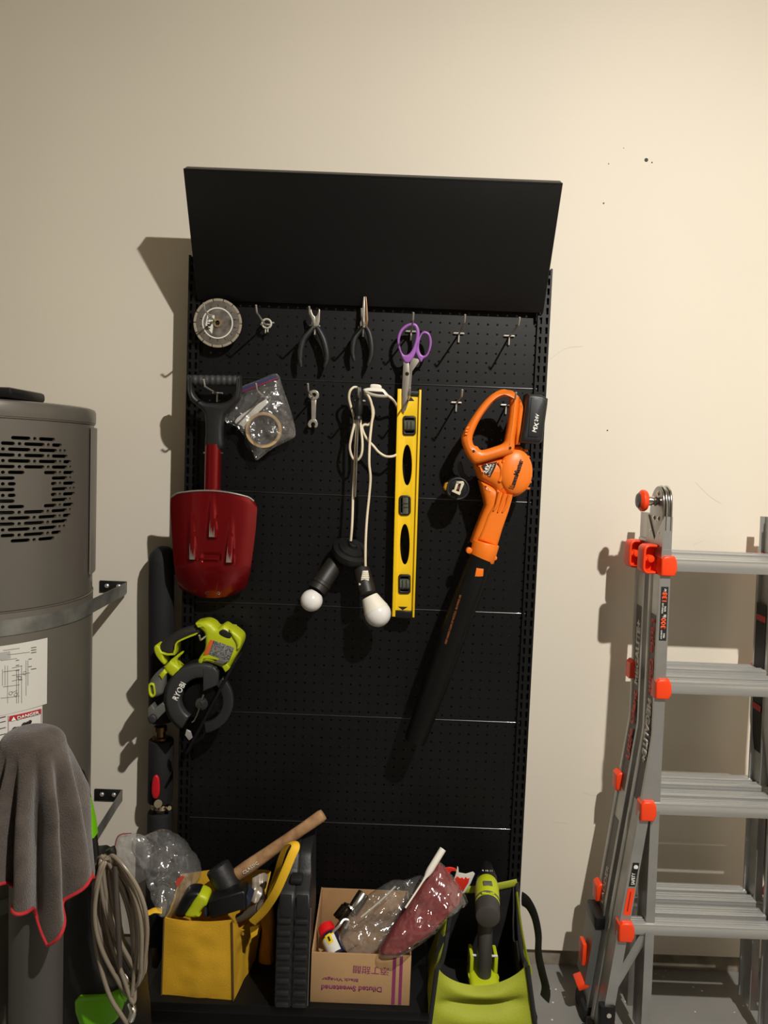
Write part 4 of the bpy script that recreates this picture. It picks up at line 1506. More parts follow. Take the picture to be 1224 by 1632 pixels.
def heater_strap(name, label, wall_px, plate_px, z, holes_n=5):
    w = .034
    wp = P(*wall_px, .012)
    # strap: around the tank from its far left, leaving at the tangent towards the wall point
    dx, dy = wp.x - HX, wp.y - HY
    dist = math.hypot(dx, dy)
    RR = HR + .0045
    ang = math.atan2(dx, -dy)            # phi of the wall point
    phT = ang - math.acos(RR / dist)
    path = [hp(phT + RAD(-150) + RAD(150) * k / 40, z, RR) for k in range(41)]
    end = Vector((wp.x, wp.y, (wp.z + z) / 2 * 0 + wp.z))
    for k in range(1, 9):
        f = k / 8
        path.append(path[40].lerp(end, f) if k else None)
    t = thing(name, label, 'strap', end, 'straps holding the water heater to the wall')
    bm = BM()
    rows = []
    for i, p in enumerate(path):
        rows.append([bm.verts.new(p + Vector((0, 0, s))) for s in (-w / 2, w / 2)])
    for a, b in zip(rows, rows[1:]):
        bm.faces.new((a[0], b[0], b[1], a[1]))
    bmesh.ops.recalc_face_normals(bm, faces=bm.faces)
    solid(bm, .0014)
    add('strap_band', bm, STRAP, t)
    # punched holes shown as rims
    bm = BM()
    dirv = (end - path[40])
    L_ = dirv.length
    dirv.normalize()
    nrm = dirv.cross(Vector((0, 0, 1))).normalized()
    if nrm.y > 0:
        nrm = -nrm
    for k in range(7):
        q = path[40].lerp(end, .1 + k * .14) + nrm * .0012
        lathe(bm, [(.0048, -.001), (.0048, .0012), (.0002, .0012)], q, nrm, 10)
    add('punched_hole', bm, M('hole_light', (190, 182, 164), .6), t)
    a = P(plate_px[0], plate_px[1], .004)
    b = P(plate_px[2], plate_px[3], .004)
    bm = BM()
    box(bm, ((a.x + b.x) / 2, -.0035, (a.z + b.z) / 2), (abs(b.x - a.x), .003, abs(a.z - b.z)), bev=.0008)
    box(bm, (b.x, -.008, (a.z + b.z) / 2), (.0025, .012, abs(a.z - b.z)), bev=.0006)
    add('wall_plate', bm, M('plate_dark_zinc', (70, 72, 70), .45, .8, var=.4, vscale=40), t)
    bm = BM()
    for f in (.28, .72):
        q = Vector((a.x + (b.x - a.x) * f, -.005, (a.z + b.z) / 2 + .002))
        lathe(bm, [(.0065, 0), (.0065, .003), (.004, .005), (.001, .005)], q, (0, -1, 0), 6)
    add('lag_screw', bm, ZINC, t)
    return t


heater_strap('heater_strap', 'galvanized strap around the middle of the grey water heater, beside the wiring sheet', (201, 938), (159, 925, 201, 945), 1.090)
heater_strap('heater_strap', 'lower galvanized strap of the water heater, running to the wall above the coiled hose', (194, 1268), (151, 1257, 194, 1277), .490)

# ------------------------------------------------------------------ bollard with towel
def Z8a(pts): return zp(pts, 160, 1280, 4.08)
def Z8b(pts): return zp(pts, 400, 1280, 4.08)
def Z8c(pts): return zp(pts, 620, 1330, 4.08)


BD = .86
bp = P(58, 1500, BD)
bu = unit(58, 1500, BD)
BR = 40 * bu
bx, by = bp.x, -BD
zt = P(78, 1160, BD - .01).z - .006
t = thing('bollard', 'dark grey steel bollard standing in front of the water heater under a towel', 'bollard', (bx, by, 0))
add('post', lathe(BM(), [(BR, 0), (BR, zt - .02), (BR * .93, zt - .008), (BR * .7, zt - .001), (.001, zt)], (bx, by, 0), (0, 0, 1), 40),
    M('bollard_grey', (62, 60, 57), .5, var=.12, vscale=6, bump=.05), t)
add('base_plate', box(BM(), (bx, by, .006), (.18, .18, .012), bev=.003), M('bollard_plate', (74, 72, 70), .5), t)
bm = BM()
for sx in (-1, 1):
    for sy in (-1, 1):
        cyl(bm, (bx + sx * .07, by + sy * .07, .012), (bx + sx * .07, by + sy * .07, .022), .009, seg=6)
add('anchor_bolt', bm, ZINC, t)

# towel: draped sheet, its length round the post from a table (degrees: 0 right, -90 towards the viewer)
HEM = [(-180, .235), (-150, .225), (-118, .222), (-104, .228), (-96, .262), (-84, .266), (-68, .274), (-54, .328), (-44, .300), (-28, .275), (-8, .250), (8, .252), (30, .28), (60, .33), (90, .27), (120, .26), (150, .28), (180, .235)]


def hem(th):
    th = (th + 180) % 360 - 180
    return interp(HEM, th) if False else _lerp(HEM, th)


def _lerp(tab, v):
    for (a, b), (c_, d_) in zip(tab, tab[1:]):
        if a <= v <= c_:
            return b + (d_ - b) * (v - a) / (c_ - a)
    return tab[-1][1]


def towel_pt(u, v, off=0.0):
    th = 360 * u - 180
    a = RAD(th)
    Lh = hem(th) + .045
    l = v * Lh
    R0 = BR + .006 + off
    wide = 1.0 + .16 * max(0, math.cos(a + RAD(180))) ** 2
    rc = .030
    if l < R0 - rc:
        r, z = l, 0
    elif l < R0 - rc + rc * math.pi / 2:
        q = (l - (R0 - rc)) / rc
        r, z = R0 - rc + rc * math.sin(q), -(rc - rc * math.cos(q))
    else:
        s = l - (R0 - rc + rc * math.pi / 2)
        r, z = R0 + s * .08 + max(0, math.cos(a)) * (.004 * min(1, s / .03) + .055 * s), -rc - s
        k = min(1, s / .10)
        f = 0
        for c0, w, am in ((-128, 8, -.022), (-102, 7, -.024), (-62, 7, -.024), (-30, 9, -.016), (-82, 9, .012), (-46, 9, .016), (-114, 8, .014), (-10, 12, .004), (-150, 14, .012), (20, 14, -.012), (50, 14, .014), (80, 14, -.014), (120, 16, .012), (160, 16, -.012)):
            dd_ = (th - c0 - (6 * s / .3 if c0 < -90 else 0) + 180) % 360 - 180
            f += am * math.exp(-(dd_ / w) ** 2)
        r += k * (1.35 * f + .012) + k * .006 * nz((math.cos(a), math.sin(a), s * 6), 2.0, 2)
        r = max(r, R0 * .985)
    z += .0035 * nz((math.cos(a) * r * 20, math.sin(a) * r * 20, 0), 1.0, 3)
    r *= wide
    return Vector((bx + r * math.cos(a) - .004, by + r * math.sin(a), zt + .008 + off + z))


bm = BM()
vv = grid(bm, 160, 60, lambda u, v: towel_pt(u, .04 + .96 * v), closed_u=True)
bm.faces.new(list(reversed(vv[0])))
bmesh.ops.recalc_face_normals(bm, faces=bm.faces)
solid(bm, .003)
TOW = M('towel_grey', (76, 66, 58), .95, var=.45, vscale=26, bump=.8, bscale=380, sheen=.25)
t = thing('towel', 'grey brown microfiber towel with red hem draped over the bollard', 'towel', (bx, by, zt - .3))
add('cloth', bm, TOW, t, smooth=80)
bm = BM()
tube(bm, [towel_pt(k / 160, 1.0) for k in range(160)], .0032, 8, closed=True)
add('red_hem', bm, M('hem_red', (165, 28, 34), .8, bump=.4, bscale=500), t)

# ------------------------------------------------------------------ pressure washer and its hose
GREEN = M('washer_green', (104, 178, 12), .4)
WB = M('washer_black', (12, 12, 12), .45, bump=.08, bscale=150)
WD = .70
wc = P(140, 1500, WD)
t = thing('pressure_washer', 'black pressure washer with bright green panels standing right of the bollard', 'pressure washer', (wc.x, -.63, 0))
add('body', plate(BM(), spl2([(62, 1420), (100, 1402), (146, 1404), (156, 1480), (166, 1560), (196, 1590), (206, 1640), (200, 1740), (60, 1740), (50, 1600)], 3), WD, .14, bev=.02), WB, t)
bm = BM()
tube(bm, pt([(152, 1412, WD - .06), (149, 1360, WD - .06), (144, 1320, WD - .06), (136, 1270, WD - .065), (128, 1240, WD - .07), (118, 1232, WD - .07), (60, 1236, WD - .07), (46, 1250, WD - .07), (50, 1420, WD - .06)], 0, 6), .011, 14)
add('push_handle', bm, WB, t)
add('green_handle_panel', plate(BM(), [(134.5, 1279), (138, 1281), (145, 1312), (148.5, 1337), (138, 1342), (134, 1325), (126, 1300)], WD - .03, .03, bev=.004), GREEN, t, label='bright green handle panel')
add('green_front_panel', plate(BM(), [(117, 1600), (125, 1592), (160, 1591), (188, 1588), (196, 1600), (190, 1622), (182, 1632), (150, 1650), (126, 1640), (118, 1616)], WD + .012, .04, bev=.008), GREEN, t, label='bright green front panel')
add('green_side_trim', plate(BM(), [(190, 1574), (199, 1580), (200, 1598), (194, 1600)], WD + .004, .03, bev=.004), GREEN, t)
for sx in (-1, 1):
    q = Vector((wc.x + sx * .10 - .02, -.60, .085))
    add('wheel', lathe(BM(), [(.02, -.022), (.075, -.022), (.085, -.014), (.085, .014), (.075, .022), (.02, .022)], q, (1, 0, 0), 32), RUBBER, t)
add('hose_hook', tube(BM(), pt([(158, 1386, WD - .01), (168, 1380, WD + .02), (176, 1372, WD + .05), (178, 1360, WD + .065), (175, 1352, WD + .066)], 0, 4), .009, 12), WB, t)
add('lower_frame', box(BM(), (wc.x - .02, -.60, .09), (.16, .10, .06), bev=.01), WB, t)

HOSE = M('hose_taupe', (122, 111, 96), .26, coat=.5)
t = thing('coiled_hose', 'coiled taupe high-pressure hose hanging on the green and black washer', 'hose', P(200, 1560, WD + .06))
hk = (167, 1364)
pts = []
NL = 11
random.seed(11)
ends = [(200, 1606, 30, 42), (214, 1562, 33, 30), (228, 1550, 36, 22), (206, 1586, 26, 32), (234, 1538, 30, 16), (218, 1570, 34, 22), (224, 1556, 22, 14), (194, 1612, 26, 40), (230, 1574, 38, 24), (212, 1550, 28, 30)]
NS = 22
for k in range(NL):
    for s in range(NS):
        f = k + s / NS
        a, b = ends[k % len(ends)], ends[(k + 1) % len(ends)]
        fr = s / NS
        ex, ey = a[0] + (b[0] - a[0]) * fr, a[1] + (b[1] - a[1]) * fr
        wr, wl = a[2] + (b[2] - a[2]) * fr, a[3] + (b[3] - a[3]) * fr
        ang = 2 * math.pi * fr
        m = (1 - math.cos(ang)) / 2
        m = m ** .92
        side = math.sin(ang)
        w = (wr if side > 0 else wl) * side * (.55 + .45 * math.sin(math.pi * min(1, m + .12)))
        tx = hk[0] + (k - 4) * 1.7 + (k % 3) * 1.5
        px = tx + (ex - tx) * m + w * .92
        py = hk[1] + (k % 4) * 1.5 + (ey - hk[1]) * m - w * .22
        d = WD + .062 + .016 * math.sin(k * 2.4 + ang) + .018 * math.sin(ang) * ((k % 3) - 1) + .010 * (1 - m)
        pts.append(P(px, py, d))
pts.append(P(167, 1364, WD + .07))
pts = spl(pts, 3)
tail = pt([(167, 1364, WD + .07), (150, 1420, WD + .08), (152, 1500, WD + .085), (172, 1580, WD + .085), (196, 1622, WD + .08), (210, 1645, WD + .06), (216, 1690, WD + .05)], 0, 8)
bm = BM()
tube(bm, pts + tail[1:], 3.5 * unit(190, 1480, WD + .06), 10)
add('hose', bm, HOSE, t)
bm = BM()
tube(bm, pt([(184, 1380, WD + .085), (186, 1440, WD + .10), (189, 1490, WD + .10), (191, 1540, WD + .09)], 0, 6), 4.2 * unit(190, 1480, WD), 10)
add('hose_wand', bm, M('wand_dark', (62, 56, 50), .35), t)
bm = BM()
tube(bm, pt([(208, 1625, WD + .07), (212, 1612, WD + .07), (208, 1600, WD + .06)], 0, 4), .007, 12)
add('hose_coupling', bm, CHROME, t)

# ------------------------------------------------------------------ yellow tote
FABY = M('tote_yellow', (208, 160, 28), .75, var=.12, vscale=10, bump=.3, bscale=350)
t = thing('tool_tote', 'open yellow fabric tool tote standing at the left end of the base shelf', 'tool tote', P(318, 1580, .33))


def bil(A, B, C_, D_, u, v):
    """A bottom-left, B bottom-right, C top-right, D top-left"""
    return A * (1 - u) * (1 - v) + B * u * (1 - v) + C_ * u * v + D_ * (1 - u) * v


fbl, fbr = P(258.5, 1584, .378), P(371, 1594, .388)
fbl.z = fbr.z = DECKZ + .001
ftl, ftr = P(262.5, 1463, .380), P(369, 1467, .392)
bbr = Vector((P(405, 1528, .235).x, -.235, DECKZ + .001))
bbl = Vector((fbl.x - .012, -.235, DECKZ + .001))
btr, btl = P(430, 1388, .215), P(288, 1394, .215)


def wrinkled(A, B, C_, D_, bulge, seed, nrm, n=24, edge=None):
    bm = BM()

    def f(u, v):
        p = bil(A, B, C_, D_, u, v)
        e = math.sin(math.pi * u) * math.sin(math.pi * min(1, v * .9 + .05))
        p = p + Vector(nrm) * (bulge * e + .010 * nz(p, 9, seed) * e + .004 * nz(p, 26, seed) * math.sin(math.pi * u))
        if edge:
            p.z += edge(u) * v ** 3
        if p.z < DECKZ + .001:
            p.z = DECKZ + .001
        return p
    grid(bm, n, n, f)
    bmesh.ops.recalc_face_normals(bm, faces=bm.faces)
    solid(bm, .0035)
    return bm


add('front_panel', wrinkled(fbl, fbr, ftr, ftl, .008, 1, (0, -1, 0), edge=lambda u: -.006 * math.sin(math.pi * u)), FABY, t)
add('side_panel', wrinkled(fbr, bbr, btr, ftr, -.012, 2, (1, -.3, 0), edge=lambda u: -.075 * math.sin(math.pi * u) ** .8), FABY, t)
add('side_panel', wrinkled(fbl, bbl, btl, ftl, .006, 3, (-1, 0, 0), edge=lambda u: -.02 * math.sin(math.pi * u)), FABY, t)
add('back_panel', wrinkled(bbl, bbr, btr, btl, .004, 4, (0, 1, 0), edge=lambda u: .008 * math.sin(math.pi * u)), FABY, t)
add('bottom_panel', wrinkled(fbl, fbr, bbr, bbl, 0, 5, (0, 0, 0)), FABY, t)
PIPB = M('piping_brown', (82, 62, 26), .7)
add('seam_piping', tube(BM(), [fbr.lerp(ftr, k / 8) + Vector((.002, -.004, 0)) for k in range(9)], .0022, 6), PIPB, t)
add('seam_piping', tube(BM(), [fbl.lerp(ftl, k / 8) + Vector((-.001, -.004, 0)) for k in range(9)], .0016, 6), PIPB, t)
STR = M('strap_yellow', (226, 178, 28), .7, bump=.3, bscale=500)
bm = BM()
tube(bm, pt([(402, 1470, .385), (420, 1452, .405), (438, 1425, .43), (452, 1395, .436), (464, 1366, .430), (471, 1350, .420), (468, 1343, .405), (459, 1346, .39), (450, 1362, .365), (442, 1388, .32), (434, 1412, .27), (430, 1435, .235)], 0, 6), .010, 10, flat=(1, .22))
add('carry_strap', bm, STR, t)
bm = BM()
tube(bm, pt([(258, 1452, .375), (246, 1451, .38), (236, 1455, .385), (228, 1453, .39), (222, 1458, .39)], 0, 5), .010, 10, flat=(.25, 1))
add('strap_end', bm, STR, t)
add('strap_patch', plate(BM(), [(398, 1478), (413, 1474), (410, 1490), (400, 1497)], .36, .004, bev=.001), STR, t)

# things in the tote
WOOD = M('hammer_wood', (176, 138, 98), .55, var=.35, vscale=30, stretch=(1, 1, 1), rgb2=(128, 92, 60))
t = thing('rubber_mallet', 'rubber mallet with long pale wooden handle sticking up out of the yellow tote', 'mallet', P(372, 1400, .30))
a, b = P(372, 1398, .305), P(515.5, 1298, .27)
hl = (b - a).length
uu = unit(440, 1350, .29)
add('handle', lathe(BM(), [(9.2 * uu, 0), (9.8 * uu, hl * .15), (8.6 * uu, hl * .45), (8.0 * uu, hl * .75), (8.6 * uu, hl * .97), (7.6 * uu, hl)], a, b - a, 20, sy=1.15), WOOD, t)
text('lettering', 'CLASSIC', a.lerp(b, .20) + Vector((0, -9.4 * uu * 1.12, .0)), b - a, Vector((.3, 0, 1)), .045, .009, INKW, t, bold=.01)
a, b = P(346, 1380, .305), P(374, 1432, .325)
ml = (b - a).length
add('head', lathe(BM(), [(17 * uu, 0), (19.5 * uu, .004), (20 * uu, ml * .3), (20 * uu, ml * .7), (19.5 * uu, ml - .004), (17 * uu, ml)], a, b - a, 32), M('mallet_rubber', (28, 28, 29), .5, var=.3, vscale=12, bump=.3, bscale=80), t)

t = thing('battery', 'black rectangular tool battery lying on top in the yellow tote', 'battery', P(362, 1460, .36))
add('case', plate(BM(), Z8a([(700, 645), (925, 575), (944, 590), (948, 690), (724, 758), (704, 740)]), .385, .05, bev=.006), BLACKP, t)
add('end_face', plate(BM(), Z8a([(925, 574), (950, 600), (980, 640), (972, 668), (950, 690)]), .375, .05, bev=.004), M('battery_side', (38, 42, 60), .45), t)

t = thing('lime_tool', 'lime and black power tool half buried at the left in the yellow tote', 'power tool', P(300, 1462, .36))
add('black_nose', plate(BM(), spl2(Z8a([(478, 738), (520, 640), (560, 592), (610, 586), (646, 600), (600, 660), (556, 745)]), 3), .372, .05, bev=.010), BLACKP, t)
add('lime_body', plate(BM(), spl2(Z8a([(544, 745), (580, 680), (604, 640), (636, 600), (668, 606), (696, 628), (694, 668), (668, 688), (644, 720), (638, 750)]), 3), .376, .05, bev=.008), LIME, t)
add('blue_trim', plate(BM(), Z8a([(676, 680), (698, 668), (704, 740), (676, 750)]), .370, .03, bev=.004), M('trim_blue', (40, 60, 96), .4), t)

t = thing('claw_hammer', 'grey-headed hammer lying in the right corner of the yellow tote', 'hammer', P(415, 1450, .35))
a, b = P(*Z8a([(898, 748)])[0], .35), P(*Z8a([(1030, 682)])[0], .372)
add('neck', cyl(BM(), a, b, .0105, .012, 16), M('hammer_grip', (92, 82, 70), .55), t)
c = P(*Z8a([(1050, 676)])[0], .375)
add('poll', lathe(BM(), [(.008, -.03), (.010, -.012), (.0135, -.010), (.0135, .006), (.0115, .009), (.0005, .0095)], c, (.15, -1, .25), 24), M('hammer_steel', (150, 138, 122), .4, .8), t)
t = thing('plastic_pouch', 'folded translucent grey plastic sleeve in the back right corner of the yellow tote', 'pouch', P(410, 1430, .28))
bm = BM()
A_, B_, C2, D2 = P(*Z8a([(975, 640)])[0], .30), P(*Z8a([(1062, 640)])[0], .30), P(*Z8a([(1076, 460)])[0], .26), P(*Z8a([(992, 462)])[0], .26)
grid(bm, 10, 10, lambda u, v: bil(A_, B_, C2, D2, u, v) + Vector((0, .01 * nz((u * 3, v * 3, 0), 1, 2), 0)))
solid(bm, .012)
add('sleeve', bm, M('sleeve_grey', (150, 138, 120), .3, coat=.4), t)


def pillow(cent_out, d_mid, half, seed, wr=(.012, .006), sc=(22, 55), rings=24, nuf=3, lean=None, asym=1.0, sides=(1, -1)):
    """closed crumpled bag; cent_out: photo outline; lean(px,py) -> extra distance"""
    bo_ = spl2(cent_out, nuf)
    cx_ = sum(p[0] for p in bo_) / len(bo_)
    cy_ = sum(p[1] for p in bo_) / len(bo_)
    bm = BM()
    for side in sides:
        def f(u, v, side=side):
            k = u * len(bo_)
            i = int(k) % len(bo_)
            fr = k - int(k)
            a, b = bo_[i], bo_[(i + 1) % len(bo_)]
            ex, ey = a[0] + (b[0] - a[0]) * fr, a[1] + (b[1] - a[1]) * fr
            px, py = cx_ + (ex - cx_) * (.02 + .98 * v), cy_ + (ey - cy_) * (.02 + .98 * v)
            d = d_mid + (lean(px, py) if lean else 0)
            q = P(px, py, d)
            bul = half * math.sqrt(max(0, 1 - v ** 2.4)) * (1 if side > 0 else asym)
            w = (abs(nz(q, sc[0], seed + side)) * wr[0] + abs(nz(q, sc[1], seed + side * 2)) * wr[1]) * (1 - v ** 8)
            return q + Vector((0, -side * (bul + w), 0))
        vv_ = grid(bm, len(bo_) * 3, rings, f, closed_u=True)
        bm.faces.new(vv_[0])
    bmesh.ops.remove_doubles(bm, verts=bm.verts, dist=1e-5)
    bmesh.ops.recalc_face_normals(bm, faces=bm.faces)
    return bm


CLEAR = film('clear_bag_film', haze=.06, rough=.10, bump=1.0, bscale=24)
t = thing('plastic_bag', 'crumpled clear plastic bag bulging out of the left side of the yellow tote', 'bag', P(270, 1450, .30))
bo = Z8a([(205, 250), (270, 222), (335, 190), (390, 180), (450, 205), (530, 265), (600, 345), (640, 400), (655, 470), (610, 545), (540, 620), (480, 720), (440, 738), (395, 640), (345, 580), (320, 480), (260, 370)])
add('bag_film', pillow(bo, .295, .050, 3, wr=(.036, .016), sc=(15, 34), lean=lambda x, y: (y - 1400) * .0007), CLEAR, t, smooth=22)
RB = M('bag_red_print', (190, 70, 55), .5)
add('red_print', plate(BM(), spl2(Z8a([(490, 510), (520, 478), (545, 480), (520, 520), (500, 545)]), 3), .350, .001, bev=0), RB, t)
t = thing('zip_bag', 'flat clear zip bag with red edge hanging left behind the crumpled bag and coiled hose', 'bag', P(210, 1400, .25))
bo = Z8a([(95, 290), (120, 205), (200, 195), (290, 215), (330, 300), (340, 420), (290, 500), (180, 535), (110, 440)])
add('bag_film', pillow(bo, .26, .014, 9, wr=(.010, .005), sc=(20, 50)), film('thin_bag_film', haze=.10, rough=.13, bump=.7), t, smooth=25)
add('red_edge', tube(BM(), pt(Z8a([(92, 330), (96, 270), (112, 220), (140, 202), (200, 196)]), .275, 4), .0016, 6), M('zip_edge_red', (150, 70, 80), .5), t)

t = thing('yellow_pouch', 'dim yellow fabric pouch in the gap between tote and black case', 'pouch', P(428, 1560, .26))
bm = BM()
bo = [(414, 1440), (432, 1436), (438, 1470), (436, 1520), (438, 1552), (424, 1556), (412, 1530), (418, 1480)]
add('cloth_body', pillow([(x, y) for x, y in bo], .235, .02, 4, wr=(.004, .002)), M('pouch_ochre', (190, 130, 30), .8), t)

# ------------------------------------------------------------------ black drill case
CASEM = M('case_black', (25, 26, 27), .5, var=.15, vscale=9, bump=.15, bscale=220)
xa, xb = P(437, 1611, .42).x, P(489.5, 1611, .42).x
t = thing('drill_case', 'black ribbed plastic tool case standing on its edge between tote and cardboard box', 'tool case', ((xa + xb) / 2, -.27, DECKZ))
prof = [(.19, DECKZ), (.395, DECKZ), (.418, DECKZ + .010), (.424, DECKZ + .03), (.424, .400), (.418, .424), (.400, .440), (.352, .448), (.340, .460), (.332, .482), (.314, .496), (.21, .496), (.19, .48)]
xm = (xa + xb) / 2
hw = (xb - xa) / 2
for s in (-1, 1):
    def place(u, v, w, s=s):
        k = 1 - .24 * max(0, min(1, (v - .40) / .08))
        return Vector((xm + s * (hw / 2 + .0004) * k + w * k, -u, v))
    add('case_half', shape(BM(), prof, [], hw - .0012, .0025, place), CASEM, t)
    for k in range(8):
        z = DECKZ + .022 + k * .0295
        add('rib', box(BM(), (xm + s * (hw * .51), -.4245, z), (hw * .84, .013, .010), bev=.0035), CASEM, t)
    box_ = BM()
    for z0, z1, y in ((.385, .440, .4225),):
        box(box_, (xm + s * hw * .5, -y, (z0 + z1) / 2), (hw * .7, .006, z1 - z0), bev=.002)
    add('latch', box_, CASEM, t)
add('seam_strip', shape(BM(), [(a - .0022 if a > .3 else a + .002, b - .002 if b > .3 else b + .0005) for a, b in prof], [], .008, 0, lambda u, v, w: Vector((xm + w, -u, v))), CASEM, t)
add('carry_handle', box(BM(), (xm, -.372, .452), (.030, .034, .016), bev=.005), CASEM, t)
add('side_badge', box(BM(), (xm + hw * .79, -.335, .425), (.004, .02, .030), bev=.001), M('badge_magenta', (150, 30, 80), .5), t)
bm = BM()
tube(bm, [Vector((xb + .0008, -.424 + .02 * (1 - k / 12) * 0, .17 + .24 * k / 12)) for k in range(13)], .0013, 6)
add('pale_edge', bm, M('case_edge', (92, 86, 78), .5), t)

# ------------------------------------------------------------------ cardboard box and what lies in it
CARD = M('cardboard', (176, 140, 98), .85, var=.10, vscale=12, bump=.12, bscale=200)
CARDI = M('cardboard_inside', (170, 132, 90), .85, var=.12, vscale=16)
X0, X1 = P(495, 1560, .388).x, P(654, 1565, .388).x
Y0, Y1, ZB_, ZT_ = .386, .105, DECKZ + .001, .277
t = thing('cardboard_box', 'open brown cardboard box with upside-down purple lettering on the base shelf', 'box', ((X0 + X1) / 2, -(Y0 + Y1) / 2, DECKZ))
th = .004
add('front_wall', box(BM(), ((X0 + X1) / 2, -Y0 + th / 2, (ZB_ + ZT_) / 2), (X1 - X0, th, ZT_ - ZB_), bev=.0012), CARD, t)
add('back_wall', box(BM(), ((X0 + X1) / 2, -Y1 - th / 2, (ZB_ + ZT_) / 2), (X1 - X0, th, ZT_ - ZB_), bev=.0012), CARDI, t)
for x in (X0 + th / 2, X1 - th / 2):
    add('side_wall', box(BM(), (x, -(Y0 + Y1) / 2, (ZB_ + ZT_) / 2 + .002), (th, Y0 - Y1 - 2 * th, ZT_ - ZB_ + .003), bev=.0012), CARDI, t)
add('bottom', box(BM(), ((X0 + X1) / 2, -(Y0 + Y1) / 2, ZB_ + th / 2), (X1 - X0 - 2 * th, Y0 - Y1 - 2 * th, th)), CARDI, t)
PURP = M('box_purple_ink', (128, 44, 92), .8)


def box_text(s, pa, pb, h, bold=.02):
    a, b = P(*pa, Y0), P(*pb, Y0)
    text('lettering', s, (a + b) / 2 + Vector((0, -.0003, 0)), a - b, (0, 0, -1), (b - a).length, h * unit(*pa, Y0), PURP, t, ext=.0003, bold=bold)


box_text('Diluted Sweetened', (512, 1573.5), (608.5, 1577), 9)
box_text('Black Vinegar', (513, 1559), (571, 1561.5), 7, .012)
box_text('添丁甜醋', (562, 1544.5), (620, 1548.5), 13, .0)
for a, b in ((625, 630.5), (636, 641)):
    bm = BM()
    q0, q1 = P(a, 1560, Y0), P(b, 1560, Y0)
    box(bm, ((q0.x + q1.x) / 2, -Y0 - .0001, (ZB_ + ZT_) / 2), (q1.x - q0.x, .0006, ZT_ - ZB_ - .004))
    add('printed_stripe', bm, PURP, t)

t = thing('spray_can', 'small spray can with red cap and navy and white label lying in the cardboard box', 'spray can', P(525, 1510, .3))
a, b = P(517, 1473, .275), P(540, 1525, .345)
ax = b - a
al = ax.length
r = .0225
add('cap', lathe(BM(), [(.001, 0), (r * .5, .001), (r * .86, .005), (r * .94, .012), (r * .94, .026), (r * .8, .028)], a, ax, 28), M('cap_red', (215, 24, 28), .35), t)
add('can_body', lathe(BM(), [(r * .7, .027), (r * .95, .032), (r, .037), (r, al)], a, ax, 28), M('can_navy', (26, 30, 62), .35), t)
n_ = frame_of(ax)
ctr = a + ax.normalized() * .052
fr = Vector((.25, -1, .35))
fr = (fr - ax.normalized() * fr.dot(ax.normalized())).normalized()
sd = ax.normalized().cross(fr)


def can_patch(a0, a1, h0, h1, rr_, name, mat):
    bm_ = BM()
    grid(bm_, 12, 3, lambda u, v: a + ax.normalized() * (h0 + (h1 - h0) * v) + (fr * math.cos(a0 + (a1 - a0) * u) + sd * math.sin(a0 + (a1 - a0) * u)) * rr_)
    bmesh.ops.recalc_face_normals(bm_, faces=bm_.faces)
    add(name, bm_, mat, t)


can_patch(-.5, 1.9, .044, .085, r + .0004, 'white_band', PAPER)
can_patch(-.5, 1.9, .040, .044, r + .0004, 'yellow_line', M('can_yellow', (232, 200, 40), .4))
can_patch(-.1, .55, .038, .062, r + .0008, 'yellow_panel', M('can_yellow', (232, 200, 40), .4))
can_patch(.12, .34, .044, .056, r + .0012, 'panel_mark', INK)

t = thing('faucet_parts', 'chrome and dark metal pipe fittings sticking up in the cardboard box', 'pipe fittings', P(565, 1480, .27))
q0, q1, q2 = P(548, 1470, .27), P(566, 1440, .25), P(588, 1425, .24)
bm = BM()
cyl(bm, P(560, 1455, .25), P(580, 1424, .22), .0165, seg=24, bev=.002)
lathe(bm, [(.020, 0), (.023, .002), (.023, .006), (.018, .008)], P(556, 1452, .255), P(580, 1424, .22) - P(556, 1452, .255), 24)
add('chrome_sleeve', bm, CHROME, t)
bm = BM()
cyl(bm, P(540, 1466, .27), P(553, 1446, .255), .019, .016, seg=20, bev=.002)
tube(bm, pt([(535, 1462, .29), (545, 1455, .29), (556, 1440, .28)], 0, 4), .003, 8)
add('dark_fitting', bm, M('fitting_dark', (52, 44, 36), .3, .8), t)
bm = BM()
tube(bm, pt([(530, 1486, .31), (540, 1476, .31), (548, 1466, .30), (556, 1468, .30), (550, 1480, .31)], 0, 5), .0035, 8)
add('wire_clip', bm, ZINC, t)

t = thing('clear_bag', 'crumpled clear plastic bag lying in the cardboard box, left of the red packet', 'bag', P(590, 1500, .3))
bo = Z8b([(570, 880), (600, 800), (640, 720), (720, 640), (800, 580), (880, 530), (950, 508), (1050, 500), (1130, 480), (1100, 600), (1020, 660), (960, 760), (880, 880), (800, 960), (700, 985), (620, 965)])
add('bag_film', pillow(bo, .31, .03, 6, wr=(.030, .014), sc=(15, 34), lean=lambda x, y: (y - 1470) * .0009), film('dull_bag_film', haze=.07, rough=.11, bump=.9, tint=(200, 200, 196), bscale=24), t, smooth=22)
bm = BM()
tube(bm, pt(Z8b([(716, 742), (780, 690), (860, 620), (940, 542)]), .352, 5), .0022, 6, flat=(1, .5))
add('bag_seam', bm, M('seam_white', (190, 188, 180), .4), t)

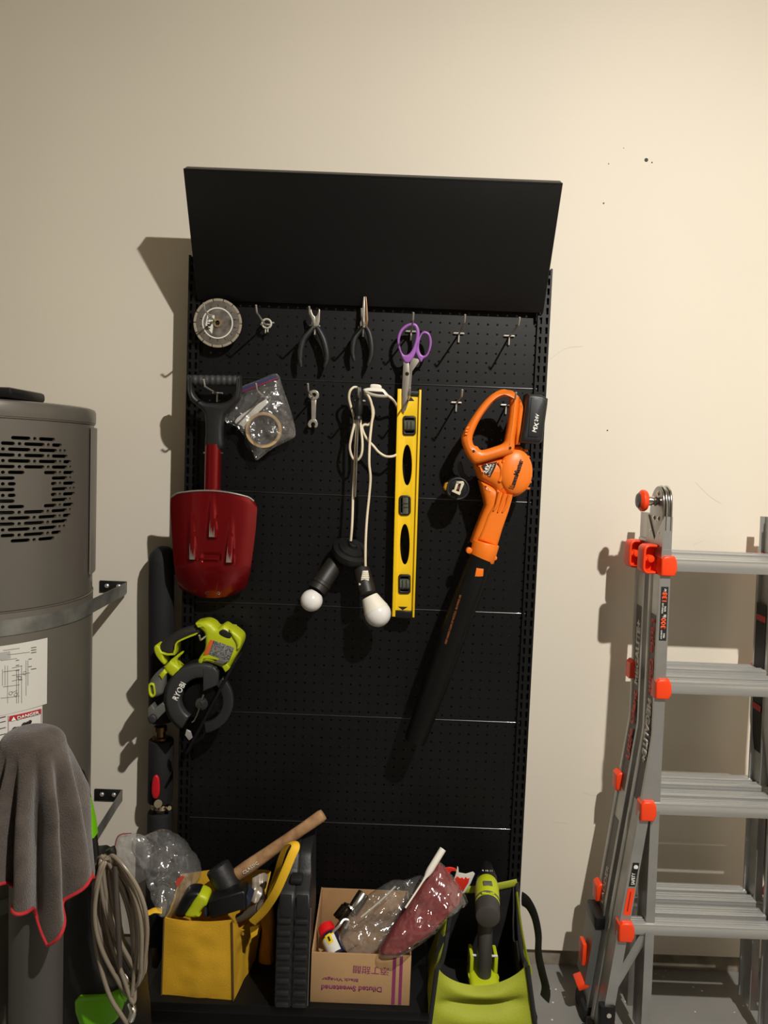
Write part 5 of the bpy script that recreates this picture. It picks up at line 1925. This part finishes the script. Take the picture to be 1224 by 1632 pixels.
t = thing('red_packet', 'dark red cloth packed in a shiny clear plastic bag leaning out of the box', 'packet', P(670, 1500, .34))
bo = Z8c([(330, 185), (385, 255), (440, 320), (478, 390), (455, 450), (400, 505), (340, 575), (250, 660), (150, 720), (60, 770), (0, 780), (-60, 770), (-30, 690), (30, 590), (100, 470), (180, 350), (260, 240)])
lean_ = lambda x, y: (y - 1440) * .0006
REDC = M('packet_red', (128, 26, 30), .7, var=.25, vscale=20)
add('red_cloth', pillow(bo, .345, .022, 12, wr=(.012, .006), sc=(20, 50), lean=lean_, nuf=2), REDC, t, smooth=40)
bo2 = Z8c([(325, 170), (395, 250), (450, 312), (512, 425), (500, 445), (440, 490), (380, 560), (320, 620), (230, 690), (140, 745), (60, 785), (-10, 798), (-72, 785), (-40, 690), (25, 590), (95, 465), (175, 340), (255, 225)])
add('clear_wrap', pillow(bo2, .350, .026, 15, wr=(.024, .012), sc=(17, 36), lean=lean_, nuf=2, sides=(1,)), film('wrap_film', haze=.02, rough=.10, bump=1.0, bscale=20), t, smooth=22)
bm = BM()
q = pt([(706, 1353, .318), (695, 1371, .33), (682, 1392, .342), (664, 1420, .362), (646, 1447, .382)], 0, 4)
n = len(q)
tube(bm, q, [.0085 if i < n * .45 else .0085 - .0062 * min(1, (i / n - .45) / .1) for i in range(n)], 12)
add('rolled_edge', bm, M('wrap_white', (222, 216, 204), .45), t)

t = thing('product_card', 'white card with red cutout shapes standing behind the red packet', 'card', P(740, 1420, .22))
add('card_sheet', plate(BM(), Z8c([(436, 250), (444, 208), (450, 214), (454, 250), (500, 258), (546, 244), (558, 256), (530, 320), (492, 378), (470, 390), (420, 300)]), .235, .003, bev=.0005), PAPER, t)
add('red_shape', plate(BM(), Z8c([(428, 290), (444, 272), (462, 286), (476, 280), (488, 292), (498, 276), (510, 288), (524, 284), (516, 316), (500, 340), (482, 372), (466, 360), (440, 322)]), .2365, .003, bev=.0005), M('card_red', (215, 44, 30), .4), t)
add('red_clip', plate(BM(), spl2(Z8c([(362, 222), (392, 214), (430, 222), (438, 240), (410, 238), (398, 250), (390, 262), (376, 244)]), 3), .240, .004, bev=.0008), M('card_red', (215, 44, 30), .4), t)

# ------------------------------------------------------------------ lime tool bag with drill
FABL = M('bag_lime', (152, 160, 34), .7, var=.10, vscale=9, bump=.25, bscale=300)
FABK = M('bag_black', (20, 20, 20), .8, bump=.2, bscale=200)
t = thing('tool_bag', 'open lime green tool bag with black piping at the right end of the base shelf', 'tool bag', (.27, -.33, DECKZ))
fbl = Vector((P(690, 1625, .455).x - .004, -.452, DECKZ + .001))
fbr = Vector((P(853, 1632, .455).x, -.452, DECKZ + .001))
ftl, ftr = P(699, 1543, .435), P(838, 1538, .435)
bbl, bbr = Vector((fbl.x + .01, -.195, DECKZ + .001)), Vector((fbr.x - .004, -.195, DECKZ + .001))
btl, btr = P(722, 1420, .205), P(824, 1408, .205)


def front_pt(u, v):
    p = bil(fbl, fbr, ftr, ftl, u, v)
    sag = .052 * (math.sin(math.pi * u) ** .7) * v ** 2
    p.z -= sag
    s = math.sin(math.pi * u)
    # a deep horizontal crease below the rim
    p.y += s * (.022 * math.exp(-((v - .44 - .07 * (u - .5)) / .10) ** 2) - .016 * math.exp(-((v - .78) / .2) ** 2) - .012 * math.exp(-((v - .15) / .15) ** 2))
    p.y += .006 * nz(p, 11, 4) * s + .012 * v ** 4 * s
    if p.z < DECKZ + .001:
        p.z = DECKZ + .001
    return p


bm = BM()
grid(bm, 40, 30, front_pt)
bmesh.ops.recalc_face_normals(bm, faces=bm.faces)
solid(bm, .005)
add('front_panel', bm, FABL, t, smooth=70)
side_edge = lambda u: -.055 * math.sin(math.pi * u)
add('side_panel', wrinkled(fbr, bbr, btr, ftr, .006, 7, (1, 0, 0), edge=side_edge), FABL, t)
add('side_panel', wrinkled(fbl, bbl, btl, ftl, .006, 8, (-1, 0, 0), edge=side_edge), FABL, t)
add('back_panel', wrinkled(bbl, bbr, btr, btl, .003, 9, (0, 1, 0)), FABK, t)
add('bottom_panel', wrinkled(fbl, fbr, bbr, bbl, 0, 10, (0, 0, 0)), FABK, t)
# black lining against the back and the sides
off = Vector((-.007, -.004, .006))
add('side_lining', wrinkled(fbr + Vector((-.008, .06, .004)), bbr + off, btr + Vector((-.008, -.004, -.006)), ftr + Vector((-.010, .06, .02)), -.004, 7, (1, 0, 0), edge=side_edge), FABK, t)
add('side_lining', wrinkled(fbl + Vector((.008, .09, .004)), bbl + Vector((.007, -.004, .006)), btl + Vector((.008, -.004, -.006)), ftl + Vector((.010, .09, .03)), -.004, 8, (-1, 0, 0), edge=side_edge), FABK, t)
bm = BM()


def edgeline(A, B, n=12, edge=None, o=(0, 0, 0)):
    r_ = []
    for k in range(n + 1):
        u = k / n
        p = A.lerp(B, u) + Vector(o)
        if edge:
            p.z += edge(u)
        r_.append(p)
    return r_


bm.free()
for q in ([fbl.lerp(ftl, k / 10) + Vector((-.004, -.004, 0)) for k in range(11)], [fbr.lerp(ftr, k / 10) + Vector((.003, -.004, 0)) for k in range(11)],
          edgeline(ftr, btr, 14, side_edge, (.0, 0, .003)), edgeline(ftl, btl, 14, side_edge, (.0, 0, .003))):
    add('black_piping', tube(BM(), q, .0055, 8), FABK, t)
bm = BM()
tube(bm, [btl.lerp(btr, k / 10) + Vector((0, -.002, .004 - .006 * math.sin(math.pi * k / 10))) for k in range(11)], .010, 10, flat=(1, .35))
add('back_rim', bm, FABL, t)
bm = BM()
sp_ = pt([(832, 1432, .23), (842, 1440, .25), (852, 1460, .28), (858, 1490, .31), (858, 1520, .34), (864, 1550, .37), (870, 1575, .385), (868, 1592, .39)], 0, 6)
tube(bm, sp_, .019, 10, flat=(1, .13))
add('shoulder_strap', bm, FABK, t)
bm = BM()
tube(bm, edgeline(Vector((fbr.x - .004, -.40, .255)), Vector((btr.x - .004, -.225, .352)), 8, lambda u: -.022 * math.sin(math.pi * u)), .0105, 8, flat=(.3, 1))
add('inner_lime_band', bm, FABL, t)

# drill standing in the bag on its battery
DRK = M('drill_dark', (58, 56, 52), .5, bump=.05)
dx = P(777, 1470, .37).x
t = thing('power_drill', 'lime green cordless drill standing upright in the lime tool bag', 'drill', (dx, -.34, DECKZ + .004))
u_ = unit(777, 1460, .37)
rear, tip = P(777.5, 1463, .385), P(775, 1381, .185)
bax = tip - rear
bl_ = bax.length
bn = bax.normalized()
RR = 19.5 * u_
ml = lathe(BM(), [(RR * .80, 0), (RR * .97, .003), (RR, .010), (RR * 1.01, .045)], rear, bax, 32)
add('motor_cap', ml, DRK, t)
add('motor_body', lathe(BM(), [(RR * 1.01, .046), (RR * 1.03, .056), (RR * 1.02, .105), (RR * .95, .125), (RR * .88, .132)], rear, bax, 32), LIME, t)
bm = BM()
upv = Vector((0, 0, 1)) - bn * bn.z
upv.normalize()
lathe(bm, [(RR * 1.035, .052), (RR * 1.035, .060)], rear, bax, 32)
box(bm, rear + bn * .088 + upv * RR * 1.02, (.022, .018, .004), bev=.001)
add('top_switch', bm, MIDGREY, t)
bm = BM()
for s in (-1, 1):
    box(bm, rear + bn * .050 + upv * RR * 1.0 + Vector((s * .010, 0, 0)), (.011, .006, .004), bev=.001)
add('vent_slot', bm, LIME, t)
add('clutch_ring', lathe(BM(), [(RR * .86, .133), (RR * .90, .136), (RR * .90, .152), (RR * .84, .155)], rear, bax, 32), BLACKP, t)
bm = BM()
text('clutch_numbers', '9 10 11', rear + bn * .144 + upv * (RR * .91), (1, 0, 0), bn, .026, .006, INKW, t)
bm.free()
add('chuck', lathe(BM(), [(RR * .80, .156), (RR * .78, .172), (RR * .58, .192), (RR * .50, .205), (RR * .3, .208)], rear, bax, 28), BLACKP, t)
add('drill_bit', cyl(BM(), rear + bn * .205, rear + bn * (bl_ + .012), .0042, seg=10), M('bit_grey', (70, 68, 64), .35, .8), t)
zb_, zh = DECKZ + .055, rear.z - .018
add('handle', tube(BM(), spl([Vector((dx, -.325, zh + .01)), Vector((dx, -.335, zh - .03)), Vector((dx, -.345, (zh + zb_) / 2)), Vector((dx, -.350, zb_ + .01)), Vector((dx, -.350, zb_ - .012))], 5), .0200, 20, flat=(.92, 1.15)), DRK, t)
add('handle_skirt', lathe(BM(), [(.020, .03), (.022, .02), (.030, .006), (.036, -.004)], Vector((dx, -.350, zb_)), (0, 0, -1), 28, sx=1.0, sy=1.05), LIME, t)
add('battery_pack', box(BM(), (dx, -.350, DECKZ + .048), (.074, .098, .034), bev=.012, seg=3), LIME, t)
add('battery_base', box(BM(), (dx, -.350, DECKZ + .017), (.076, .100, .030), bev=.008, seg=3), BLACKP, t)
bm = BM()
box(bm, (dx, -.400, DECKZ + .050), (.022, .006, .014), bev=.002)
add('battery_latch', bm, M('latch_lime', (205, 212, 60), .4), t)
bm = BM()
for s in (-1, 1):
    box(bm, (dx + s * .030, -.322, DECKZ + .082), (.010, .05, .05), bev=.004)
add('side_fin', bm, LIME, t)
bm = BM()
box(bm, (dx + .022, -.345, DECKZ + .108), (.022, .004, .003))
box(bm, (dx - .022, -.345, DECKZ + .108), (.016, .004, .003))
add('white_mark', bm, INKW, t)

# ------------------------------------------------------------------ aluminium ladder
LXC = .868                      # middle of the ladder
RUNGZ = [1.233, .928, .623, .318]
lad = thing('step_ladder', 'folded aluminium multi-position ladder with orange knobs standing against the right part of the wall', 'ladder', (LXC, -.18, 0))
DARKG = M('rail_label_dark', (62, 60, 58), .45)


def xo(z):          # left outer face, flaring out towards the floor
    return _lerp([(-1, .449), (0, .583), (.80, .690), (5, .690)], z)


def dfr(z):         # front face of the front half
    return .262 + (1.3 - z) * .052


def drr(z):         # front face of the rear half
    return dfr(z) - .110


def rail(bm, zs, xf, df, depth, width, s=1, lip=.0035):
    """channel swept up the ladder; s = -1 mirrors to the right side"""
    rows = []
    for z in zs:
        x, d = xf(z), df(z)
        q = [(0, d), (0, d - .012), (lip, d - .015), (lip, d - depth + .015), (0, d - depth + .012), (0, d - depth), (width, d - depth), (width, d - depth + .006), (width * .55, d - depth + .008),
             (width * .55, d - .008), (width, d - .006), (width, d)]
        rows.append([bm.verts.new((x + a if s > 0 else 2 * LXC - x - a, -b, z)) for a, b in q])
    n = len(rows[0])
    for a, b in zip(rows, rows[1:]):
        for i in range(n):
            bm.faces.new((a[i], a[(i + 1) % n], b[(i + 1) % n], b[i]))
    bm.faces.new(rows[0])
    bm.faces.new(list(reversed(rows[-1])))
    bmesh.ops.recalc_face_normals(bm, faces=bm.faces)
    return bm


zs_out = [.03, .4, .79, .81, 1.1, 1.27]
zs_in = [.045, .3, .6, .9, 1.1, 1.352]
for s in (1, -1):
    add('outer_rail', rail(BM(), zs_out, xo, dfr, .078, .026, s), ALU, lad)
    add('outer_rail', rail(BM(), zs_out, xo, drr, .078, .026, s), ALU, lad)
    add('inner_rail', rail(BM(), zs_in, lambda z: .6945, lambda z: dfr(z) - .003, .066, .022, s, 0.001), ALU, lad)
    add('inner_rail', rail(BM(), zs_in, lambda z: .696, lambda z: drr(z) - .006, .066, .020, s, 0.001), ALU, lad)


def rung(z, df, xl, depth=.036, h=.032):
    bm = BM()
    d = df(z)
    q = [(0, h / 2), (.004, h / 2 + .0015), (depth - .004, h / 2 + .0015), (depth, h / 2 - .001), (depth * .97, h / 2 - .006), (depth * .98, h / 2 - .007), (depth * .98, -.002), (depth * .80, -h / 2), (depth * .2, -h / 2), (.003, -h * .2)]
    rows = [[bm.verts.new((x, -(d - depth + a), z + b)) for a, b in q] for x in (xl, 2 * LXC - xl)]
    n = len(q)
    for i in range(n):
        bm.faces.new((rows[0][i], rows[0][(i + 1) % n], rows[1][(i + 1) % n], rows[1][i]))
    bm.faces.new(rows[0])
    bm.faces.new(list(reversed(rows[1])))
    bmesh.ops.recalc_face_normals(bm, faces=bm.faces)
    # tread grooves on the top
    for k in range(3):
        box(bm, (LXC, -(d - depth * (.25 + .25 * k)), z + h / 2 + .0018), (2 * (LXC - xl) - .02, .004, .0016))
    return bm


RUNGM = M('rung_aluminium', (196, 196, 193), .32, .6, var=.12, vscale=10, stretch=(.3, 8, 8))
for z in RUNGZ:
    add('rung', rung(z, dfr, xo(z) + .012), RUNGM, lad)
    add('rung', rung(z - .002, lambda q: dfr(q) - .057, .712, depth=.040), RUNGM, lad)
    add('rung', rung(z + .005, drr, xo(z) + .012), RUNGM, lad)
    add('rung', rung(z, lambda q: drr(q) - .054, .712), RUNGM, lad)
# orange rung ends
for z in RUNGZ:
    for f, s in ((dfr, 1), (dfr, -1), (drr, 1), (drr, -1)):
        bm = BM()
        xc_ = xo(z) + (.019 if f is dfr else .010)
        xc_ = xc_ if s > 0 else 2 * LXC - xc_
        hh = .050
        q = [(-.020, -hh / 2), (-.020, hh / 2 - .008), (-.012, hh / 2), (.012, hh / 2), (.018, hh / 2 - .012), (.020, -hh * .2), (.014, -hh / 2)]
        d = f(z) + (.004 if f is dfr else -.062)
        shape(bm, [(a * s, b) for a, b in q], [], .040, .005, lambda u, v, w, d=d, z=z, xc_=xc_: Vector((xc_ + u, -(d - .012) - w, z - .002 + v)))
        add('rung_cap', bm, SAFETY, lad)


def side_quad(name, z0, z1, df, off0, off1, mat, parent, lift=.0006, n=8):
    """flat strip on the outer left face of a rail, between depths df-off0 and df-off1"""
    bm = BM()
    zz = [z0 + (z1 - z0) * k / n for k in range(n + 1)]
    rows = [[bm.verts.new((xo(z) + .0035 - lift, -(df(z) - o), z)) for o in (off0, off1)] for z in zz]
    for a, b in zip(rows, rows[1:]):
        bm.faces.new((a[0], a[1], b[1], b[0]))
    bmesh.ops.recalc_face_normals(bm, faces=bm.faces)
    return add(name, bm, mat, parent)


LABR = M('label_red', (205, 66, 50), .5)
LABW = M('label_silver', (215, 212, 204), .4)


def side_text(s, z0, z1, df, offc, h, mat, parent, up=True, bold=.02):
    zm = (z0 + z1) / 2
    a = Vector((xo(z0) + .0035, -(df(z0) - offc), z0))
    b = Vector((xo(z1) + .0035, -(df(z1) - offc), z1))
    xd = (b - a) if up else (a - b)
    # seen from the left (-x), the line's own up direction
    yd = Vector((-1, 0, 0)).cross(xd)
    text('lettering', s, (a + b) / 2 + Vector((-.0009, 0, 0)), xd, yd, (b - a).length, h, mat, parent, ext=.0003, bold=bold)


def zat(px, py):
    return PX(px, py, .69).z


z_a, z_b = zat(1020, 966), zat(1000, 1238)
pl0 = side_quad('rail_label', z_b - .02, z_a, drr, .016, .062, DARKG, lad)
side_text('MEGALITE+', zat(1014, 1092), zat(1020, 990), drr, .039, .031, LABW, pl0, True, .05)
side_text('Little Giant', zat(1003, 1204), zat(1012, 1100), drr, .039, .033, LABR, pl0, True, .05)
pl1 = side_quad('rail_label', zat(1012, 1255), zat(1036, 976), dfr, .016, .062, DARKG, lad)
side_text('Little Giant', zat(1030, 1104), zat(1036, 984), dfr, .039, .033, LABR, pl1, False, .05)
side_text('MEGALITE+', zat(1022, 1206), zat(1030, 1110), dfr, .039, .031, LABW, pl1, False, .05)
pl2 = side_quad('lower_label', .29, .53, drr, .016, .062, M('rail_label_mid', (96, 94, 90), .45), lad)
side_text('LADDER', .30, .40, drr, .039, .022, LABW, pl2, True)
# warning sticker on the front flange
bm = BM()
za, zb_ = zat(1058, 938), zat(1054, 1025)


def front_strip(name, z0, z1, x0, x1, mat, parent, lift=.0006):
    bm = BM()
    rows = [[bm.verts.new((xo(z) + a, -(dfr(z) + lift), z)) for a in (x0, x1)] for z in (z0, (z0 + z1) / 2, z1)]
    for a, b in zip(rows, rows[1:]):
        bm.faces.new((a[0], a[1], b[1], b[0]))
    bmesh.ops.recalc_face_normals(bm, faces=bm.faces)
    return add(name, bm, mat, parent)


st = front_strip('weight_sticker', zb_, za, .004, .022, INK, lad)


def front_text(s, z0, z1, x0, x1, mat, parent, bold=.02):
    zm = (z0 + z1) / 2
    text('lettering', s, (xo(zm) + (x0 + x1) / 2, -(dfr(zm) + .0012), zm), (0, 0, 1), (-1, 0, 0), z1 - z0, x1 - x0, mat, parent, ext=.0003, bold=bold)


hz = za - zb_
OR2 = M('sticker_orange', (235, 84, 40), .5)
front_text('138', zb_ + hz * .72, zb_ + hz * .90, .0065, .019, OR2, st, .04)
front_text('kg', zb_ + hz * .915, zb_ + hz * .965, .010, .019, INKW, st)
front_text('300', zb_ + hz * .22, zb_ + hz * .42, .0065, .019, OR2, st, .04)
front_text('lbs', zb_ + hz * .43, zb_ + hz * .485, .010, .019, INKW, st)
front_text('WORKING LOAD', zb_ + hz * .50, zb_ + hz * .70, .007, .011, INKW, st)
front_text('RATING', zb_ + hz * .54, zb_ + hz * .64, .013, .018, INKW, st)
front_text('LOAD CAPACITY', zb_ + hz * .03, zb_ + hz * .20, .007, .011, INKW, st)
front_text('MAX', zb_ + hz * .05, zb_ + hz * .14, .013, .018, INKW, st)
zc0, zc1 = zat(1010, 1381), zat(1013, 1347)
s2 = front_strip('caution_sticker', zc0, zc1, .006, .022, INK, lad)
front_text('SAFETY', zc0 + .004, zc0 + .035, .009, .018, INKW, s2)
add('white_dot', lathe(BM(), [(.0055, 0), (.0055, .0006), (.001, .0006)], (xo(zc1) + .014, -(dfr(zc1) + .0008), zc1 - .011), (0, -1, 0), 14), INKW, s2)
zd0, zd1 = zat(1002, 1414), zat(1008, 1381)
s3 = front_strip('orange_sticker', zd0, zd1, .005, .023, SAFETY, lad, .0008)
front_strip('sticker_bar', zd0 + .010, zd1 - .008, .012, .015, M('sticker_red', (150, 30, 20), .5), s3, .0014)

# hinge
HINGE = M('hinge_steel', (150, 150, 148), .3, 1.0, var=.2, vscale=30)
for s in (1, -1):
    hx = .694
    for k, (dx_, mat) in enumerate(((0, HINGE), (.0065, CHROME), (.013, HINGE), (.0185, CHROME))):
        out = [(.252, 1.31), (.254, 1.365), (.250, 1.400), (.232, 1.418), (.210, 1.426), (.186, 1.418), (.168, 1.398), (.160, 1.365), (.160, 1.31), (.20, 1.29)] if k % 2 == 0 else \
              [(.255, 1.30), (.257, 1.365), (.250, 1.402), (.234, 1.421), (.210, 1.429), (.190, 1.421), (.176, 1.398), (.180, 1.35), (.21, 1.31), (.22, 1.29)]
        xx = hx + dx_
        add('hinge_plate', shape(BM(), spl2(out, 3), [], .0048, .001, lambda u, v, w, xx=xx: Vector(((xx + w) if s > 0 else (2 * LXC - xx - w), -u, v))), mat, lad)
    bm = BM()
    for d, z in ((.215, 1.408), (.228, 1.345), (.196, 1.345), (.24, 1.31), (.18, 1.31)):
        c0 = Vector((hx - .002, -d, z))
        if s < 0:
            c0.x = 2 * LXC - c0.x
        lathe(bm, [(.006, 0), (.006, .002), (.003, .004), (.0005, .004)], c0, (-s, 0, 0), 14)
    add('rivet', bm, CHROME, lad)
    # diamond shaped dark opening between the plates' shoulders
    add('shoulder_plate', shape(BM(), [(.270, 1.25), (.270, 1.35), (.255, 1.335), (.212, 1.29), (.170, 1.335), (.155, 1.35), (.150, 1.25)], [], .003, .0, lambda u, v, w: Vector(((.6905 + w) if s > 0 else (2 * LXC - .6905 - w), -u, v))), ALU, lad)
    # release knob
    kx = .690
    zk = 1.388
    dk = .214
    mir = (lambda x: x) if s > 0 else (lambda x: 2 * LXC - x)
    bm = BM()
    prof_ = [(.010, 0), (.013, .004), (.013, .010), (.009, .012), (.012, .014), (.012, .022), (.009, .030)]
    lathe(bm, prof_, (mir(kx), -dk, zk), (-s, 0, 0), 20)
    add('knob_shaft', bm, CHROME, lad)
    kn = add('hinge_knob', lathe(BM(), [(.012, .026), (.024, .028), (.0275, .033), (.0275, .040), (.024, .044), (.016, .050), (.001, .052)], (mir(kx), -dk, zk), (-s, 0, 0), 28), SAFETY, lad)
    add('knob_face', lathe(BM(), [(.022, .0446), (.017, .0505), (.001, .0528)], (mir(kx), -dk, zk), (-s, 0, 0), 24), M('knob_dark', (70, 66, 62), .4), kn)
    # rock locks
    for f, zc_ in ((dfr, 1.243), (drr, 1.243)):
        d = f(zc_) - .036
        cx_ = mir(.690 - .016)
        yaw = Matrix.Rotation(RAD(8) * s, 3, 'Z')

        def pl3(u, v, w, cx_=cx_, d=d, zc_=zc_, yaw=yaw):
            return Vector((cx_, -d, zc_)) + yaw @ Vector((u, -w, v))
        bm = BM()
        shape(bm, rrect(-.024, -.037, .024, .037, .015, 5), [rrect(-.0175, -.0305, .0175, .0305, .010, 5)], .036, .003, pl3)
        shape(bm, rrect(-.022, -.035, .022, .035, .013, 5), [], .006, .002, lambda u, v, w, pl3=pl3: pl3(u, v, w - .014))
        lo = add('lock_knob', bm, SAFETY, lad)
        bm = BM()
        lathe(bm, [(.010, -.012), (.010, .008), (.008, .011), (.001, .012)], pl3(0, 0, 0), yaw @ Vector((0, -1, 0)), 20)
        shape(bm, rrect(-.020, -.005, .020, .005, .002, 3), [], .018, .002, lambda u, v, w, pl3=pl3: pl3(u, v, w - .002))
        add('lock_hub', bm, SAFETY, lo)
        add('lock_plate', box(BM(), (mir(.694), -(d - .002), zc_), (.006, .062, .086), bev=.004), ALU, lad)

# lower braces, feet and the leg leveller
for s in (1, -1):
    mir = (lambda x: x) if s > 0 else (lambda x: 2 * LXC - x)
    z1_, z0_ = RUNGZ[3] - .018, RUNGZ[3] - .150
    bm = BM()
    tube(bm, [Vector((mir(xo(.318) + .072), -dfr(z1_) + .014, z1_)), Vector((mir(xo(z0_) + .022), -dfr(z0_) + .014, z0_))], .011, 4, flat=(1, .35), up=(0, -1, 0))
    add('brace', bm, ALU, lad)
    for f in (dfr, drr):
        zf = .0
        d = f(.03)
        bm = BM()
        box(bm, (mir(xo(.03) + .012), -(d - .039), .020), (.044, .090, .040), bev=.006)
        add('foot', bm, RUBBER, lad)
    bm = BM()
    box(bm, (mir(xo(.07) + .014), -(dfr(.07) - .006), .085), (.040, .024, .085), bev=.005)
    br_ = add('foot_bracket', bm, BLACKP, lad)
    bm = BM()
    for z in (.065, .105):
        lathe(bm, [(.006, 0), (.006, .003), (.002, .004)], (mir(xo(z) + .012), -(dfr(z) + .006), z), (0, -1, 0), 12)
    add('bolt', bm, ZINC, br_)
    bm = BM()
    shape(bm, [(a * s, b) for a, b in spl2([(-.010, .0), (-.012, .04), (.0, .050), (.012, .040), (.018, .0), (.008, -.006)], 3)], [], .030, .005, lambda u, v, w: Vector((mir(xo(.05) + .045) + u, -(dfr(.05) + .004) - w, .022 + v)))
    add('foot_lever', bm, SAFETY, br_)
    # leveller box on the outside of the rear rail
    bm = BM()
    rows = []
    for z in (.105, .255):
        x = xo(z) - .020
        rows.append([bm.verts.new((mir(a), -b, z)) for a, b in ((x, drr(z) + .006), (x, drr(z) - .075), (x + .018, drr(z) - .075), (x + .018, drr(z) + .006))])
    for i in range(4):
        bm.faces.new((rows[0][i], rows[0][(i + 1) % 4], rows[1][(i + 1) % 4], rows[1][i]))
    bm.faces.new(rows[0])
    bm.faces.new(list(reversed(rows[1])))
    bmesh.ops.recalc_face_normals(bm, faces=bm.faces)
    lv_ = add('leveller_box', bm, M('leveller_grey', (120, 120, 118), .4, .6), lad)
    add('leveller_cap', box(BM(), (mir(xo(.27) - .009), -(drr(.27) - .034), .270), (.028, .090, .034), bev=.005), BLACKP, lv_)
    bm = BM()
    box(bm, (mir(xo(.165) - .026), -(drr(.165) - .034), .170), (.012, .040, .060), bev=.004)
    box(bm, (mir(xo(.10) - .022), -(drr(.1) - .020), .098), (.030, .050, .016), rot=Matrix.Rotation(RAD(-25 * s), 3, 'Y'), bev=.003)
    add('leveller_lever', bm, SAFETY, lv_)
# dark labels inside the right rails
for f in (dfr, drr):
    for z0, z1, m_ in ((.93, 1.12, INK), (.62, .90, INK), (.36, .58, DARKG)):
        bm = BM()
        rows = [[bm.verts.new((2 * LXC - xo(z) - .0275, -(f(z) - o), z)) for o in (.012, .066)] for z in (z0, (z0 + z1) / 2, z1)]
        for a, b in zip(rows, rows[1:]):
            bm.faces.new((a[0], a[1], b[1], b[0]))
        bmesh.ops.recalc_face_normals(bm, faces=bm.faces)
        iq = add('inside_label', bm, m_, lad)
        bm = BM()
        zm = z0 + (z1 - z0) * .8
        box(bm, (2 * LXC - xo(zm) - .0282, -(f(zm) - .039), zm), (.0008, .046, .016))
        add('red_band', bm, M('band_red', (165, 40, 36), .5), iq)
